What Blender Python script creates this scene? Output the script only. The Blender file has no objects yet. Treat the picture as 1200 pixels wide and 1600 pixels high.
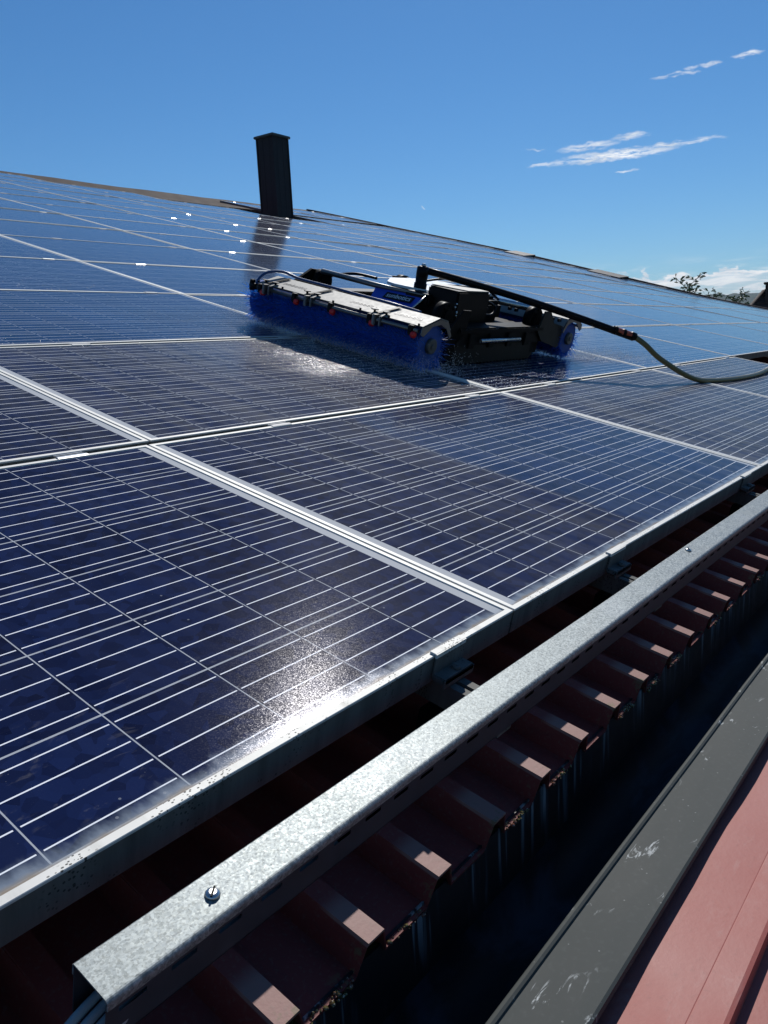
import bpy, bmesh, math, random
from mathutils import Vector, Matrix
random.seed(7)
R = math.radians
scn = bpy.context.scene
COL = scn.collection

# ------------------------------------------------------------------ camera, sun, sky, exposure
PITCH = R(15.0)
ROOF = Matrix.Rotation(PITCH, 4, 'X')          # roof coordinates (u along eave, v up slope, w off the roof) -> world
CAM_ROWS = ((0.61540527, -0.77211323, 0.15848506),
            (-0.1906148, -0.34088664, -0.92057715),
            (0.76481524, 0.53631844, -0.35695965))
CAM_POS = (-1.13989156, -0.50394412, 0.61983138)
cam_d = bpy.data.cameras.new('camera')
cam = bpy.data.objects.new('camera', cam_d)
COL.objects.link(cam)
rx, ry, rz = [Vector(r) for r in CAM_ROWS]
m = Matrix((rx, -ry, -rz)).transposed().to_4x4()
m.translation = Vector(CAM_POS)
cam.matrix_world = ROOF @ m
cam_d.sensor_fit = 'HORIZONTAL'
cam_d.sensor_width = 36.0
cam_d.lens = 1250.09 / 1200 * 36.0
cam_d.clip_start = 0.05
cam_d.clip_end = 20000
scn.camera = cam

SUN = Vector((0.628, 0.350, 0.696)).normalized()
SUN_EL = math.asin(SUN.z)
SUN_AZ = math.atan2(SUN.x, SUN.y)              # clockwise from +Y
sun_d = bpy.data.lights.new('sun', 'SUN')
sun_d.energy = 4.1
sun_d.angle = R(0.53)
sun_d.color = (1.0, 0.97, 0.925)
sun = bpy.data.objects.new('sun', sun_d)
sun.rotation_euler = SUN.to_track_quat('Z', 'Y').to_euler()
COL.objects.link(sun)

scn.view_settings.view_transform = 'Standard'
scn.view_settings.look = 'None'
scn.view_settings.exposure = 0.0
scn.view_settings.gamma = 1.0
scn.view_settings.use_curve_mapping = False
scn.cycles.max_bounces = 6
scn.cycles.glossy_bounces = 4
scn.cycles.transmission_bounces = 4
scn.cycles.caustics_reflective = False
scn.cycles.caustics_refractive = False
scn.cycles.sample_clamp_indirect = 6.0


class G:
    """small node-graph writer"""
    def __init__(s, nt):
        s.nt = nt
    def n(s, t, **kw):
        nd = s.nt.nodes.new(t)
        for k, v in kw.items():
            setattr(nd, k, v)
        return nd
    def put(s, sock, v):
        if hasattr(v, 'is_linked') or isinstance(v, bpy.types.NodeSocket):
            s.nt.links.new(v, sock)
        elif isinstance(v, (tuple, list)) and len(v) == 3 and sock.type == 'RGBA':
            sock.default_value = (*v, 1.0)
        else:
            sock.default_value = v
    def m(s, op, a, b=None, c=None, clamp=False):
        nd = s.n('ShaderNodeMath', operation=op, use_clamp=clamp)
        s.put(nd.inputs[0], a)
        if b is not None: s.put(nd.inputs[1], b)
        if c is not None: s.put(nd.inputs[2], c)
        return nd.outputs[0]
    def step(s, x, lo, hi):                    # smooth ramp 0..1
        nd = s.n('ShaderNodeMapRange', interpolation_type='SMOOTHSTEP', clamp=True)
        s.put(nd.inputs[0], x); s.put(nd.inputs[1], lo); s.put(nd.inputs[2], hi)
        nd.inputs[3].default_value = 0.0; nd.inputs[4].default_value = 1.0
        return nd.outputs[0]
    def mix(s, f, a, b):
        nd = s.n('ShaderNodeMix', data_type='RGBA', clamp_factor=True)
        s.put(nd.inputs[0], f); s.put(nd.inputs[6], a); s.put(nd.inputs[7], b)
        return nd.outputs[2]
    def noise(s, vec, scale, detail=3.0, rough=0.55, dist=0.0):
        nd = s.n('ShaderNodeTexNoise')
        s.put(nd.inputs['Vector'], vec)
        nd.inputs['Scale'].default_value = scale; nd.inputs['Detail'].default_value = detail
        nd.inputs['Roughness'].default_value = rough; nd.inputs['Distortion'].default_value = dist
        return nd.outputs[0]
    def voro(s, vec, scale, out=0, feature='F1'):
        nd = s.n('ShaderNodeTexVoronoi', feature=feature)
        s.put(nd.inputs['Vector'], vec); nd.inputs['Scale'].default_value = scale
        return nd.outputs[out]
    def mapping(s, vec, scale=(1, 1, 1), loc=(0, 0, 0), rot=(0, 0, 0)):
        nd = s.n('ShaderNodeMapping')
        s.put(nd.inputs[0], vec)
        nd.inputs[1].default_value = loc; nd.inputs[2].default_value = rot; nd.inputs[3].default_value = scale
        return nd.outputs[0]
    def sep(s, vec):
        nd = s.n('ShaderNodeSeparateXYZ'); s.put(nd.inputs[0], vec); return nd.outputs
    def bump(s, h, strength, dist=0.01):
        nd = s.n('ShaderNodeBump')
        nd.inputs['Strength'].default_value = strength; nd.inputs['Distance'].default_value = dist
        s.put(nd.inputs['Height'], h)
        return nd.outputs[0]
    def roofpos(s):
        """position on the roof: u, v, w from the world position"""
        geo = s.n('ShaderNodeNewGeometry')
        vr = s.n('ShaderNodeVectorRotate', rotation_type='X_AXIS')
        s.put(vr.inputs['Vector'], geo.outputs['Position'])
        vr.inputs['Angle'].default_value = -PITCH
        return vr.outputs[0]


# ---- sky with a few wisps and a low bank of cloud, laid out by compass direction and height above the horizon
world = bpy.data.worlds.new('World')
scn.world = world
world.use_nodes = True
wt = world.node_tree
wt.nodes.clear()
g = G(wt)
sky = g.n('ShaderNodeTexSky', sky_type='NISHITA')
sky.sun_disc = False
sky.sun_elevation = SUN_EL
sky.sun_rotation = SUN_AZ
sky.altitude = 300
sky.air_density = 1.0
sky.dust_density = 0.12
sky.ozone_density = 3.2
tc = g.n('ShaderNodeTexCoord')
dirv = tc.outputs['Generated']
X, Y, Z = g.sep(dirv)
az = g.m('MULTIPLY', g.m('ARCTAN2', Y, X), 57.29578)
el = g.m('MULTIPLY', g.m('ARCSINE', Z), 57.29578)
cmb = g.n('ShaderNodeCombineXYZ')
g.put(cmb.inputs[0], az); g.put(cmb.inputs[1], el)
sphere = cmb.outputs[0]
nz = g.noise(g.mapping(sphere, (0.8, 4.5, 1)), 1.0, 6.0, 0.62, 0.8)
nw = g.noise(g.mapping(sphere, (1.3, 1.3, 1)), 1.0, 3.0, 0.5)
WISPS = ((26.6, 10.88, 18.4, 11.16, .36, 1.0), (20.89, 11.25, 15.9, 11.38, .17, .8), (26.00, 11.6, 22.2, 11.76, .28, .75),
         (22.66, 11.98, 20.3, 12.06, .22, .7), (20.3, 15.06, 17.5, 15.06, .13, .7), (18.4, 15.32, 17.5, 15.31, .14, .5),
         (17.5, 15.36, 16.2, 15.35, .17, .75), (15.7, 15.50, 13.9, 15.62, .14, .7), (22.4, 10.02, 20.9, 10.02, .08, .75),
         (28.1, 11.79, 26.7, 11.79, .06, .5), (28.0, 10.80, 26.0, 10.96, .10, .6), (35.09, 8.97, 34.84, 8.68, .05, .6))
tot = None
for a0, e0, a1, e1, th_, amp in WISPS:
    ca, ce = (a0 + a1) / 2, (e0 + e1) / 2
    L = math.hypot(a1 - a0, e1 - e0) / 2
    dx, dy = (a1 - a0) / (2 * L), (e1 - e0) / (2 * L)
    pa = g.m('SUBTRACT', az, ca); pe = g.m('SUBTRACT', g.m('ADD', el, g.m('MULTIPLY_ADD', nw, 0.5, -0.25)), ce)
    along = g.m('DIVIDE', g.m('ADD', g.m('MULTIPLY', pa, dx), g.m('MULTIPLY', pe, dy)), L * 1.05)
    across = g.m('DIVIDE', g.m('SUBTRACT', g.m('MULTIPLY', pe, dx), g.m('MULTIPLY', pa, dy)), th_)
    d2 = g.m('ADD', g.m('MULTIPLY', along, along), g.m('MULTIPLY', across, across))
    k = g.m('MULTIPLY', g.m('SUBTRACT', 1.15, d2), amp, clamp=True)
    tot = k if tot is None else g.m('MAXIMUM', tot, k)
wisp = g.m('MULTIPLY', tot, g.step(nz, 0.30, 0.62))
# low cumulus bank
nb = g.noise(g.mapping(sphere, (0.55, 1.1, 1), loc=(3.1, 0, 0)), 1.0, 7.0, 0.6, 0.3)
nb2 = g.noise(g.mapping(sphere, (0.35, 2.6, 1), loc=(1.0, 5, 0)), 1.0, 5.0, 0.6, 0.4)
top = g.m('MULTIPLY_ADD', nb, 2.6, 2.25)
edge = g.step(g.m('SUBTRACT', top, el), 0.0, 0.22)
side = g.m('SUBTRACT', 1.0, g.step(g.m('ABSOLUTE', az), 19.5, 24.0))
bank = g.m('MULTIPLY', g.m('MULTIPLY', edge, side), g.m('MAXIMUM', 0.42, g.m('MAXIMUM', g.m('MULTIPLY', g.step(nb2, 0.36, 0.58), 0.85), g.m('SUBTRACT', 1.0, g.step(g.m('SUBTRACT', top, el), 0.25, 0.75)))))
far_bank = g.m('MULTIPLY', g.m('MULTIPLY', g.step(nb2, 0.45, 0.7), g.m('SUBTRACT', 1.0, g.step(el, 3.2, 5.0))), 0.35)
cover = g.m('MAXIMUM', wisp, g.m('MAXIMUM', bank, far_bank), clamp=True)
hs = g.n('ShaderNodeHueSaturation')
hs.inputs['Saturation'].default_value = 1.10
tint = g.n('ShaderNodeMix', data_type='RGBA', blend_type='MULTIPLY')
tint.inputs[0].default_value = 1.0
g.put(tint.inputs[6], sky.outputs[0]); g.put(tint.inputs[7], (0.66, 0.905, 1.10))
g.put(hs.inputs['Color'], tint.outputs[2])
ccol = g.mix(g.step(nb2, 0.3, 0.7), (8.5, 9.4, 10.6), (14.5, 14.5, 14.5))
skyc = g.mix(cover, hs.outputs[0], ccol)
bg = g.n('ShaderNodeBackground')
g.put(bg.inputs[0], skyc)
bg.inputs[1].default_value = 0.077
wo = g.n('ShaderNodeOutputWorld')
wt.links.new(bg.outputs[0], wo.inputs[0])

# ------------------------------------------------------------------ materials
def material(name):
    mt = bpy.data.materials.new(name)
    mt.use_nodes = True
    nt = mt.node_tree
    nt.nodes.clear()
    gg = G(nt)
    b = gg.n('ShaderNodeBsdfPrincipled')
    o = gg.n('ShaderNodeOutputMaterial')
    nt.links.new(b.outputs[0], o.inputs[0])
    return mt, gg, b

def P(gg, b, **kw):
    for k, v in kw.items():
        gg.put(b.inputs[k.replace('_', ' ')], v)

def plain(name, col, rough=0.5, metal=0.0, vary=0.15, scale=30.0, bump=0.0, spec=0.5):
    mt, q, b = material(name)
    tcn = q.n('ShaderNodeTexCoord').outputs['Object']
    nn = q.noise(tcn, scale, 4.0)
    c = q.mix(nn, tuple(x * (1 - vary) for x in col), tuple(min(1, x * (1 + vary)) for x in col))
    P(q, b, Base_Color=c, Metallic=metal, Roughness=q.m('MULTIPLY_ADD', nn, 0.2, rough - 0.1))
    b.inputs['Specular IOR Level'].default_value = spec
    if bump:
        P(q, b, Normal=q.bump(q.noise(tcn, scale * 4, 3.0), bump, 0.003))
    return mt

M = {}
CELLU, CELLV, CU0, CV0 = 0.1589, 0.1625, 0.033, 0.014

def make_cells():
    mt, q, b = material('solar_glass')
    ob = q.n('ShaderNodeTexCoord').outputs['Object']
    x, y, z = q.sep(ob)
    cx = q.m('DIVIDE', q.m('SUBTRACT', x, CU0), CELLU)
    cy = q.m('DIVIDE', q.m('SUBTRACT', y, CV0), CELLV)
    dx = q.m('ABSOLUTE', q.m('SUBTRACT', q.m('FRACT', cx), 0.5))
    dy = q.m('ABSOLUTE', q.m('SUBTRACT', q.m('FRACT', cy), 0.5))
    inx = q.m('LESS_THAN', q.m('ABSOLUTE', q.m('SUBTRACT', cx, 5.0)), 4.993)
    iny = q.m('LESS_THAN', q.m('ABSOLUTE', q.m('SUBTRACT', cy, 3.0)), 2.993)
    inside = q.m('MULTIPLY', inx, iny)
    gapx = q.m('GREATER_THAN', dx, 0.4943)
    gapy = q.m('GREATER_THAN', dy, 0.4905)
    gap = q.m('MAXIMUM', gapx, gapy)
    bb = q.m('ABSOLUTE', q.m('SUBTRACT', q.m('FRACT', q.m('MULTIPLY', cy, 4.0)), 0.5))
    bus = q.m('MULTIPLY', q.m('LESS_THAN', bb, 0.0245), q.m('LESS_THAN', dx, 0.477))
    bus = q.m('MULTIPLY', bus, inside)
    # crystal grain of the cells
    info = q.n('ShaderNodeObjectInfo')
    grain = q.voro(q.mapping(ob, (1, 1, 1)), 55.0, 1)
    gr = q.sep(grain)[0]
    rp = q.roofpos()
    fine = q.noise(rp, 90.0, 2.0)
    u, v, w = q.sep(rp)
    cellid = q.n('ShaderNodeTexWhiteNoise', noise_dimensions='3D')
    cvec = q.n('ShaderNodeCombineXYZ')
    q.put(cvec.inputs[0], q.m('FLOOR', cx)); q.put(cvec.inputs[1], q.m('FLOOR', cy)); q.put(cvec.inputs[2], info.outputs['Random'])
    q.put(cellid.inputs['Vector'], cvec.outputs[0])
    blue = q.mix(q.m('MULTIPLY_ADD', gr, 0.6, q.m('MULTIPLY', cellid.outputs[0], 0.4)), (0.003, 0.006, 0.026), (0.010, 0.021, 0.080))
    backs = (0.52, 0.53, 0.535)
    c = q.mix(inside, backs, q.mix(gap, blue, (0.44, 0.46, 0.48)))
    c = q.mix(bus, c, (0.95, 0.96, 0.97))
    # dust: a thin grey-brown film left where the brush has not been, with wiped arcs
    big = q.noise(rp, 1.1, 4.0, 0.6)
    streak = q.noise(q.mapping(rp, (7.0, 1.0, 1.0)), 2.2, 4.0, 0.6, 0.5)
    # the edge of an earlier pass of the brush crosses the second panel of the lowest row
    vq = q.m('SUBTRACT', v, 0.45)
    arc = q.m('SUBTRACT', q.m('SUBTRACT', u, 0.655), q.m('MULTIPLY', q.m('MULTIPLY', vq, vq), 0.22))
    arc = q.m('ADD', arc, q.m('MULTIPLY_ADD', q.noise(q.mapping(rp, (1, 2, 1)), 2.0, 2.0), 0.10, -0.05))
    p01 = q.m('MULTIPLY', q.m('LESS_THAN', v, 1.02), q.m('MULTIPLY', q.m('LESS_THAN', u, 1.66), q.m('GREATER_THAN', u, 0.0)))
    wiped = q.m('MULTIPLY', q.m('MULTIPLY', q.step(arc, -0.02, 0.05), p01), q.m('MULTIPLY_ADD', big, 0.5, 0.62), clamp=True)
    smear = q.m('MULTIPLY', q.m('SUBTRACT', 1.0, q.step(q.m('ABSOLUTE', arc), 0.0, 0.022)), p01)
    washed = q.step(v, 2.0, 2.12)
    right_clean = q.m('MULTIPLY', q.m('GREATER_THAN', v, 1.02), q.m('GREATER_THAN', u, 1.7))
    clean = q.m('MAXIMUM', q.m('MAXIMUM', washed, right_clean), q.m('MULTIPLY', wiped, 0.6))
    film = q.m('MULTIPLY', q.m('SUBTRACT', 1.0, q.m('MULTIPLY', clean, 0.93)), q.m('MULTIPLY_ADD', q.step(streak, 0.32, 0.70), 0.75, 0.42))
    film = q.m('MULTIPLY', film, q.m('MULTIPLY_ADD', big, 0.9, 0.45))
    film = q.m('MULTIPLY', film, q.m('MULTIPLY', q.m('MULTIPLY_ADD', q.step(u, -0.8, 1.3), 0.205, 0.012), q.m('MULTIPLY_ADD', q.m('GREATER_THAN', v, 1.02), 0.5, 1.0)))
    film = q.m('MULTIPLY', film, q.m('MULTIPLY_ADD', q.m('MULTIPLY', q.step(u, 1.60, 1.70), q.m('LESS_THAN', v, 1.02)), 0.30, 1.0))
    film = q.m('ADD', film, q.m('MULTIPLY', q.m('MULTIPLY', smear, streak), 0.10))
    # dried silt along the lower frame of every panel
    sil = q.noise(q.mapping(rp, (1.0, 0.5, 1.0)), 26.0, 4.0, 0.65)
    lowd = q.m('SUBTRACT', 1.0, q.step(q.m('ADD', y, q.m('MULTIPLY_ADD', sil, -0.05, 0.025)), 0.008, 0.040))
    lowd2 = q.m('SUBTRACT', 1.0, q.step(q.m('ADD', y, q.m('MULTIPLY_ADD', sil, -0.02, 0.01)), 0.010, 0.020))
    lowf = q.m('MULTIPLY', q.m('LESS_THAN', v, 1.0), q.m('MULTIPLY', lowd, 0.70))
    c = q.mix(film, c, (0.40, 0.375, 0.31))
    c = q.mix(lowf, c, (0.34, 0.40, 0.45))
    c = q.mix(q.m('MULTIPLY', lowd2, q.m('MULTIPLY', q.m('LESS_THAN', v, 1.0), 0.9)), c, (0.30, 0.24, 0.17))
    # specks and dried splashes
    sp = q.voro(rp, 24.0, 0)
    spk = q.m('MULTIPLY', q.m('LESS_THAN', sp, 0.045), q.m('GREATER_THAN', q.noise(rp, 4.0, 1.0), 0.52))
    spk2 = q.m('LESS_THAN', q.voro(rp, 75.0, 0), 0.05)
    c = q.mix(q.m('MULTIPLY', spk, 0.30), c, (0.5, 0.5, 0.5))
    c = q.mix(q.m('MULTIPLY', spk2, 0.12), c, (0.5, 0.5, 0.5))
    spl = q.m('MULTIPLY', q.step(q.noise(q.mapping(rp, (9, 22, 1), rot=(0, 0, 0.6)), 1.2, 5.0, 0.65, 1.4), 0.60, 0.72), q.m('MULTIPLY', q.m('LESS_THAN', v, 0.22), q.step(q.noise(rp, 3.0, 2.0), 0.45, 0.6)))
    c = q.mix(q.m('MULTIPLY', spl, 0.10), c, (0.5, 0.47, 0.42))
    soil = q.m('SUBTRACT', 1.0, q.m('MULTIPLY', clean, 0.85))
    rough = q.m('ADD', q.m('MULTIPLY', soil, 0.055), q.m('MULTIPLY_ADD', big, 0.04, 0.09))
    rough = q.m('ADD', rough, q.m('MULTIPLY', lowd, 0.06))
    # water thrown off the brushes lies in beads on the glass
    du = q.m('SUBTRACT', u, 1.30)
    wet = q.m('MULTIPLY', q.m('SUBTRACT', 1.0, q.step(q.m('ABSOLUTE', du), 0.10, 0.75)), q.m('MULTIPLY', q.step(v, 1.10, 1.55), q.m('SUBTRACT', 1.0, q.step(v, 2.45, 2.85))))
    fan = q.m('SUBTRACT', v, q.m('MULTIPLY_ADD', q.m('SUBTRACT', u, 2.9), -0.20, 1.42))
    fanw = q.m('MULTIPLY_ADD', q.m('SUBTRACT', u, 2.9), 0.10, 0.05)
    wet2 = q.m('MULTIPLY', q.m('SUBTRACT', 1.0, q.step(q.m('ABSOLUTE', fan), 0.0, fanw)), q.m('MULTIPLY', q.step(u, 2.9, 2.95), q.m('SUBTRACT', 1.0, q.step(u, 3.2, 4.1))))
    wet = q.m('MAXIMUM', wet, wet2)
    wet = q.m('MULTIPLY', wet, q.m('MULTIPLY_ADD', q.noise(q.mapping(rp, (3, 9, 1)), 2.0, 3.0), 0.7, 0.35), clamp=True)
    # prismatic texture of the glass: tiny facets, stronger where dirt or beads roughen it
    fac = q.n('ShaderNodeTexVoronoi'); q.put(fac.inputs['Vector'], rp); fac.inputs['Scale'].default_value = 1000.0
    bead = q.n('ShaderNodeTexVoronoi'); q.put(bead.inputs['Vector'], rp); bead.inputs['Scale'].default_value = 900.0
    def off(col, amp):
        a = q.n('ShaderNodeVectorMath', operation='SUBTRACT'); q.put(a.inputs[0], col); a.inputs[1].default_value = (0.5, 0.5, 0.5)
        c2 = q.n('ShaderNodeVectorMath', operation='SCALE'); q.put(c2.inputs[0], a.outputs[0]); q.put(c2.inputs['Scale'], amp)
        return c2.outputs[0]
    nrm = q.n('ShaderNodeNewGeometry').outputs['Normal']
    s1 = q.n('ShaderNodeVectorMath', operation='ADD'); q.put(s1.inputs[0], nrm); q.put(s1.inputs[1], off(fac.outputs['Color'], q.m('MULTIPLY_ADD', soil, 0.050, 0.01)))
    s2 = q.n('ShaderNodeVectorMath', operation='ADD'); q.put(s2.inputs[0], s1.outputs[0]); q.put(s2.inputs[1], off(bead.outputs['Color'], q.m('MULTIPLY', wet, 0.50)))
    s3 = q.n('ShaderNodeVectorMath', operation='NORMALIZE'); q.put(s3.inputs[0], s2.outputs[0])
    P(q, b, Base_Color=c, Roughness=rough, Normal=s3.outputs[0])
    ior = q.m('SUBTRACT', 1.30, q.m('MULTIPLY', soil, 0.241))
    ior = q.m('ADD', ior, q.m('MULTIPLY', q.m('MAXIMUM', q.m('MULTIPLY', lowd, q.m('MULTIPLY', q.m('LESS_THAN', v, 1.0), 0.35)), q.m('MULTIPLY', wet, 0.75)), 0.22))
    P(q, b, IOR=ior, Specular_Tint=q.mix(soil, (1.0, 1.0, 1.0), (0.82, 0.78, 1.0)))
    return mt
M['cells'] = make_cells()

def make_alu():
    mt, q, b = material('anodised_aluminium')
    rp = q.roofpos()
    u, v, w = q.sep(rp)
    n1 = q.noise(rp, 14.0, 4.0)
    lines = q.noise(q.mapping(rp, (2, 160, 160)), 1.0, 2.0)
    c = q.mix(n1, (0.62, 0.605, 0.55), (0.80, 0.785, 0.73))
    c = q.mix(q.m('MULTIPLY', lines, 0.08), c, (0.5, 0.5, 0.48))
    # lichen specks and grime on the lowest lip
    low = q.m('LESS_THAN', v, 0.02)
    spot = q.m('MULTIPLY', q.m('LESS_THAN', q.voro(q.mapping(rp, (1, 1.6, 1)), 190.0, 0), 0.30), q.step(q.noise(rp, 14.0, 3.0), 0.51, 0.58))
    c = q.mix(q.m('MULTIPLY', q.m('MULTIPLY', spot, low), 0.9), c, (0.03, 0.03, 0.025))
    g2 = q.step(q.noise(q.mapping(rp, (22, 6, 5)), 1.0, 5.0, 0.65), 0.50, 0.75)
    c = q.mix(q.m('MULTIPLY', q.m('MULTIPLY', g2, low), 0.35), c, (0.26, 0.25, 0.20))
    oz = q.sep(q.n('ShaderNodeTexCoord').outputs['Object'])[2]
    face = q.m('LESS_THAN', oz, -0.0035)  # frame sides below the lip: shade painted into the colour, with dirt streaks
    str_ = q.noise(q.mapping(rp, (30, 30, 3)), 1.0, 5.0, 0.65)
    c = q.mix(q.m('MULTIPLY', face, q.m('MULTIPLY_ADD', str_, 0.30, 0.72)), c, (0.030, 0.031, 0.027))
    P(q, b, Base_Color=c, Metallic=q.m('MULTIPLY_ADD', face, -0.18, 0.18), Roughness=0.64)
    b.inputs['Specular IOR Level'].default_value = 0.25
    return mt
M['alu'] = make_alu()

def make_galv():
    mt, q, b = material('galvanised_steel')
    rp = q.roofpos()
    v1 = q.sep(q.voro(q.mapping(rp, (1.0, 1.0, 1)), 430.0, 1))[0]
    v2 = q.sep(q.voro(q.mapping(rp, (1.0, 1.3, 1), loc=(.3, .1, 0)), 360.0, 1))[1]
    n1 = q.noise(rp, 9.0, 4.0)
    s = q.m('ADD', q.m('MULTIPLY', v1, 0.6), q.m('MULTIPLY', v2, 0.4))
    pep = q.m('LESS_THAN', q.sep(q.voro(q.mapping(rp, (1, 1, 1), loc=(.7, .2, 0)), 520.0, 1))[2], 0.22)
    c = q.mix(s, (0.11, 0.128, 0.13), (0.43, 0.465, 0.455))
    c = q.mix(q.m('MULTIPLY', pep, 0.45), c, (0.14, 0.15, 0.14))
    stn = q.step(q.noise(q.mapping(rp, (2.5, 18, 1)), 1.0, 5.0, 0.65, 0.8), 0.50, 0.72)
    c = q.mix(q.m('MULTIPLY', stn, 0.28), c, (0.30, 0.30, 0.27))
    c = q.mix(q.m('MULTIPLY', q.step(n1, 0.5, 0.8), 0.3), c, (0.5, 0.53, 0.54))
    scr = q.m('MULTIPLY', q.m('LESS_THAN', q.m('ABSOLUTE', q.m('SUBTRACT', q.noise(q.mapping(rp, (14, 60, 1)), 1.0, 2.0), 0.5)), 0.004), q.step(q.noise(rp, 6.0), 0.58, 0.6))
    c = q.mix(q.m('MULTIPLY', scr, 0.5), c, (0.15, 0.16, 0.16))
    P(q, b, Base_Color=c, Metallic=0.5, Roughness=q.m('MULTIPLY_ADD', v1, 0.20, 0.46), Normal=q.bump(s, 0.10, 0.0008))
    return mt
M['galv'] = make_galv()

def make_red(name, a, c2, rough=0.55, dirt=0.3):
    mt, q, b = material(name)
    rp = q.roofpos()
    n1 = q.noise(q.mapping(rp, (3, 3, 3)), 2.0, 6.0, 0.65, 0.4)
    n2 = q.noise(q.mapping(rp, (12, 40, 20), rot=(0, 0, 0.7)), 1.0, 5.0, 0.7, 0.6)
    n3 = q.noise(rp, 160.0, 3.0)
    c = q.mix(q.m('MULTIPLY_ADD', n1, 0.7, q.m('MULTIPLY', n2, 0.3)), a, c2)
    c = q.mix(q.m('MULTIPLY', q.step(n2, 0.52, 0.74), dirt), c, (0.38, 0.24, 0.21))
    c = q.mix(q.m('MULTIPLY', q.step(n3, 0.55, 0.8), dirt), c, tuple(x * 0.5 for x in a))
    P(q, b, Base_Color=c, Roughness=q.m('MULTIPLY_ADD', n1, 0.2, rough - 0.1), Normal=q.bump(n3, 0.12, 0.002))
    return mt
M['red'] = make_red('red_coated_steel', (0.27, 0.062, 0.046), (0.37, 0.094, 0.072), 0.6, 0.25)
def make_sheet():
    mt, q, b = material('weathered_red_sheet')
    rp = q.roofpos()
    u, v, w = q.sep(rp)
    n1 = q.noise(rp, 4.0, 6.0, 0.65, 0.4)
    n2 = q.noise(q.mapping(rp, (40, 9, 20)), 1.0, 5.0, 0.7, 0.6)
    n3 = q.noise(rp, 180.0, 3.0)
    deep = q.mix(n1, (0.15, 0.019, 0.015), (0.24, 0.040, 0.032))
    deep = q.mix(q.m('MULTIPLY', q.step(n2, 0.5, 0.75), 0.35), deep, (0.055, 0.022, 0.018))
    pale_red = q.mix(n1, (0.24, 0.11, 0.092), (0.34, 0.18, 0.155))
    # rib crowns turn paler at the open eave
    crown = q.m('MULTIPLY', q.step(w, -0.1425, -0.1408), q.m('SUBTRACT', 1.0, q.step(v, -0.13, -0.10)))
    c = q.mix(crown, deep, pale_red)
    c = q.mix(q.m('MULTIPLY', q.step(n3, 0.52, 0.75), 0.35), c, (0.20, 0.13, 0.10))
    lich = q.m('MULTIPLY', q.step(q.noise(rp, 42.0, 4.0, 0.65), 0.56, 0.64), q.m('SUBTRACT', 1.0, q.step(v, -0.172, -0.155)))
    c = q.mix(q.m('MULTIPLY', lich, 0.7), c, (0.16, 0.125, 0.06))
    P(q, b, Base_Color=c, Roughness=q.m('MULTIPLY_ADD', n1, 0.2, 0.5), Normal=q.bump(n3, 0.15, 0.002))
    return mt
M['redroof'] = make_sheet()

def make_gutter():
    mt, q, b = material('dark_gutter_steel')
    rp = q.n('ShaderNodeNewGeometry').outputs['Position']
    x, y, z = q.sep(rp)
    drip = q.noise(q.mapping(rp, (23.0, 17, 2.0)), 1.0, 4.0, 0.6)
    drip2 = q.noise(q.mapping(rp, (46.0, 40, 2.2)), 1.0, 3.0, 0.6)
    fade = q.step(z, -0.335, -0.20)
    k = q.m('MULTIPLY', q.step(drip, 0.57, 0.70), q.m('MULTIPLY_ADD', fade, 0.75, 0.2))
    k2 = q.m('MULTIPLY', q.step(drip2, 0.58, 0.66), fade)
    c = q.mix(k, (0.008, 0.011, 0.014), (0.20, 0.23, 0.24))
    c = q.mix(q.m('MULTIPLY', k2, 0.55), c, (0.50, 0.52, 0.52))
    n1 = q.noise(rp, 30.0, 4.0)
    P(q, b, Base_Color=c, Roughness=q.m('MULTIPLY_ADD', n1, 0.25, 0.28))
    return mt
M['gutter'] = make_gutter()

def make_gutter_floor():
    mt, q, b = material('wet_gutter_floor')
    rp = q.n('ShaderNodeNewGeometry').outputs['Position']
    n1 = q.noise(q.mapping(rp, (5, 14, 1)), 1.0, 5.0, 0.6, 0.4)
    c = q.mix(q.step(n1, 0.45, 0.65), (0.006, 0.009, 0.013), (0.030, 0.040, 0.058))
    P(q, b, Base_Color=c, Roughness=q.m('MULTIPLY_ADD', n1, 0.3, 0.5))
    b.inputs['Specular IOR Level'].default_value = 0.2
    return mt
M['gutter_floor'] = make_gutter_floor()

def make_zinc():
    mt, q, b = material('weathered_zinc')
    rp = q.n('ShaderNodeNewGeometry').outputs['Position']
    n1 = q.noise(q.mapping(rp, (4, 14, 4)), 1.0, 6.0, 0.6, 0.3)
    n2 = q.noise(rp, 120.0, 3.0)
    c = q.mix(n1, (0.028, 0.033, 0.031), (0.062, 0.070, 0.066))
    c = q.mix(q.m('MULTIPLY', q.step(n2, 0.5, 0.8), 0.3), c, (0.085, 0.095, 0.09))
    # white scuffs
    w1 = q.noise(q.mapping(rp, (20, 60, 1), rot=(0, 0, 0.5)), 1.0, 5.0, 0.7, 1.0)
    w2 = q.step(q.noise(q.mapping(rp, (11, 16, 1), loc=(3, 1, 0)), 1.0, 2.0), 0.56, 0.64)
    c = q.mix(q.m('MULTIPLY', q.m('MULTIPLY', q.step(w1, 0.57, 0.66), w2), 0.8), c, (0.55, 0.58, 0.57))
    sp = q.m('LESS_THAN', q.voro(rp, 60.0, 0), 0.07)
    c = q.mix(q.m('MULTIPLY', sp, 0.25), c, (0.5, 0.52, 0.5))
    P(q, b, Base_Color=c, Roughness=q.m('MULTIPLY_ADD', n1, 0.2, 0.6), Normal=q.bump(n1, 0.1, 0.004))
    b.inputs['Specular IOR Level'].default_value = 0.25
    return mt
M['zinc'] = make_zinc()

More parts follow.
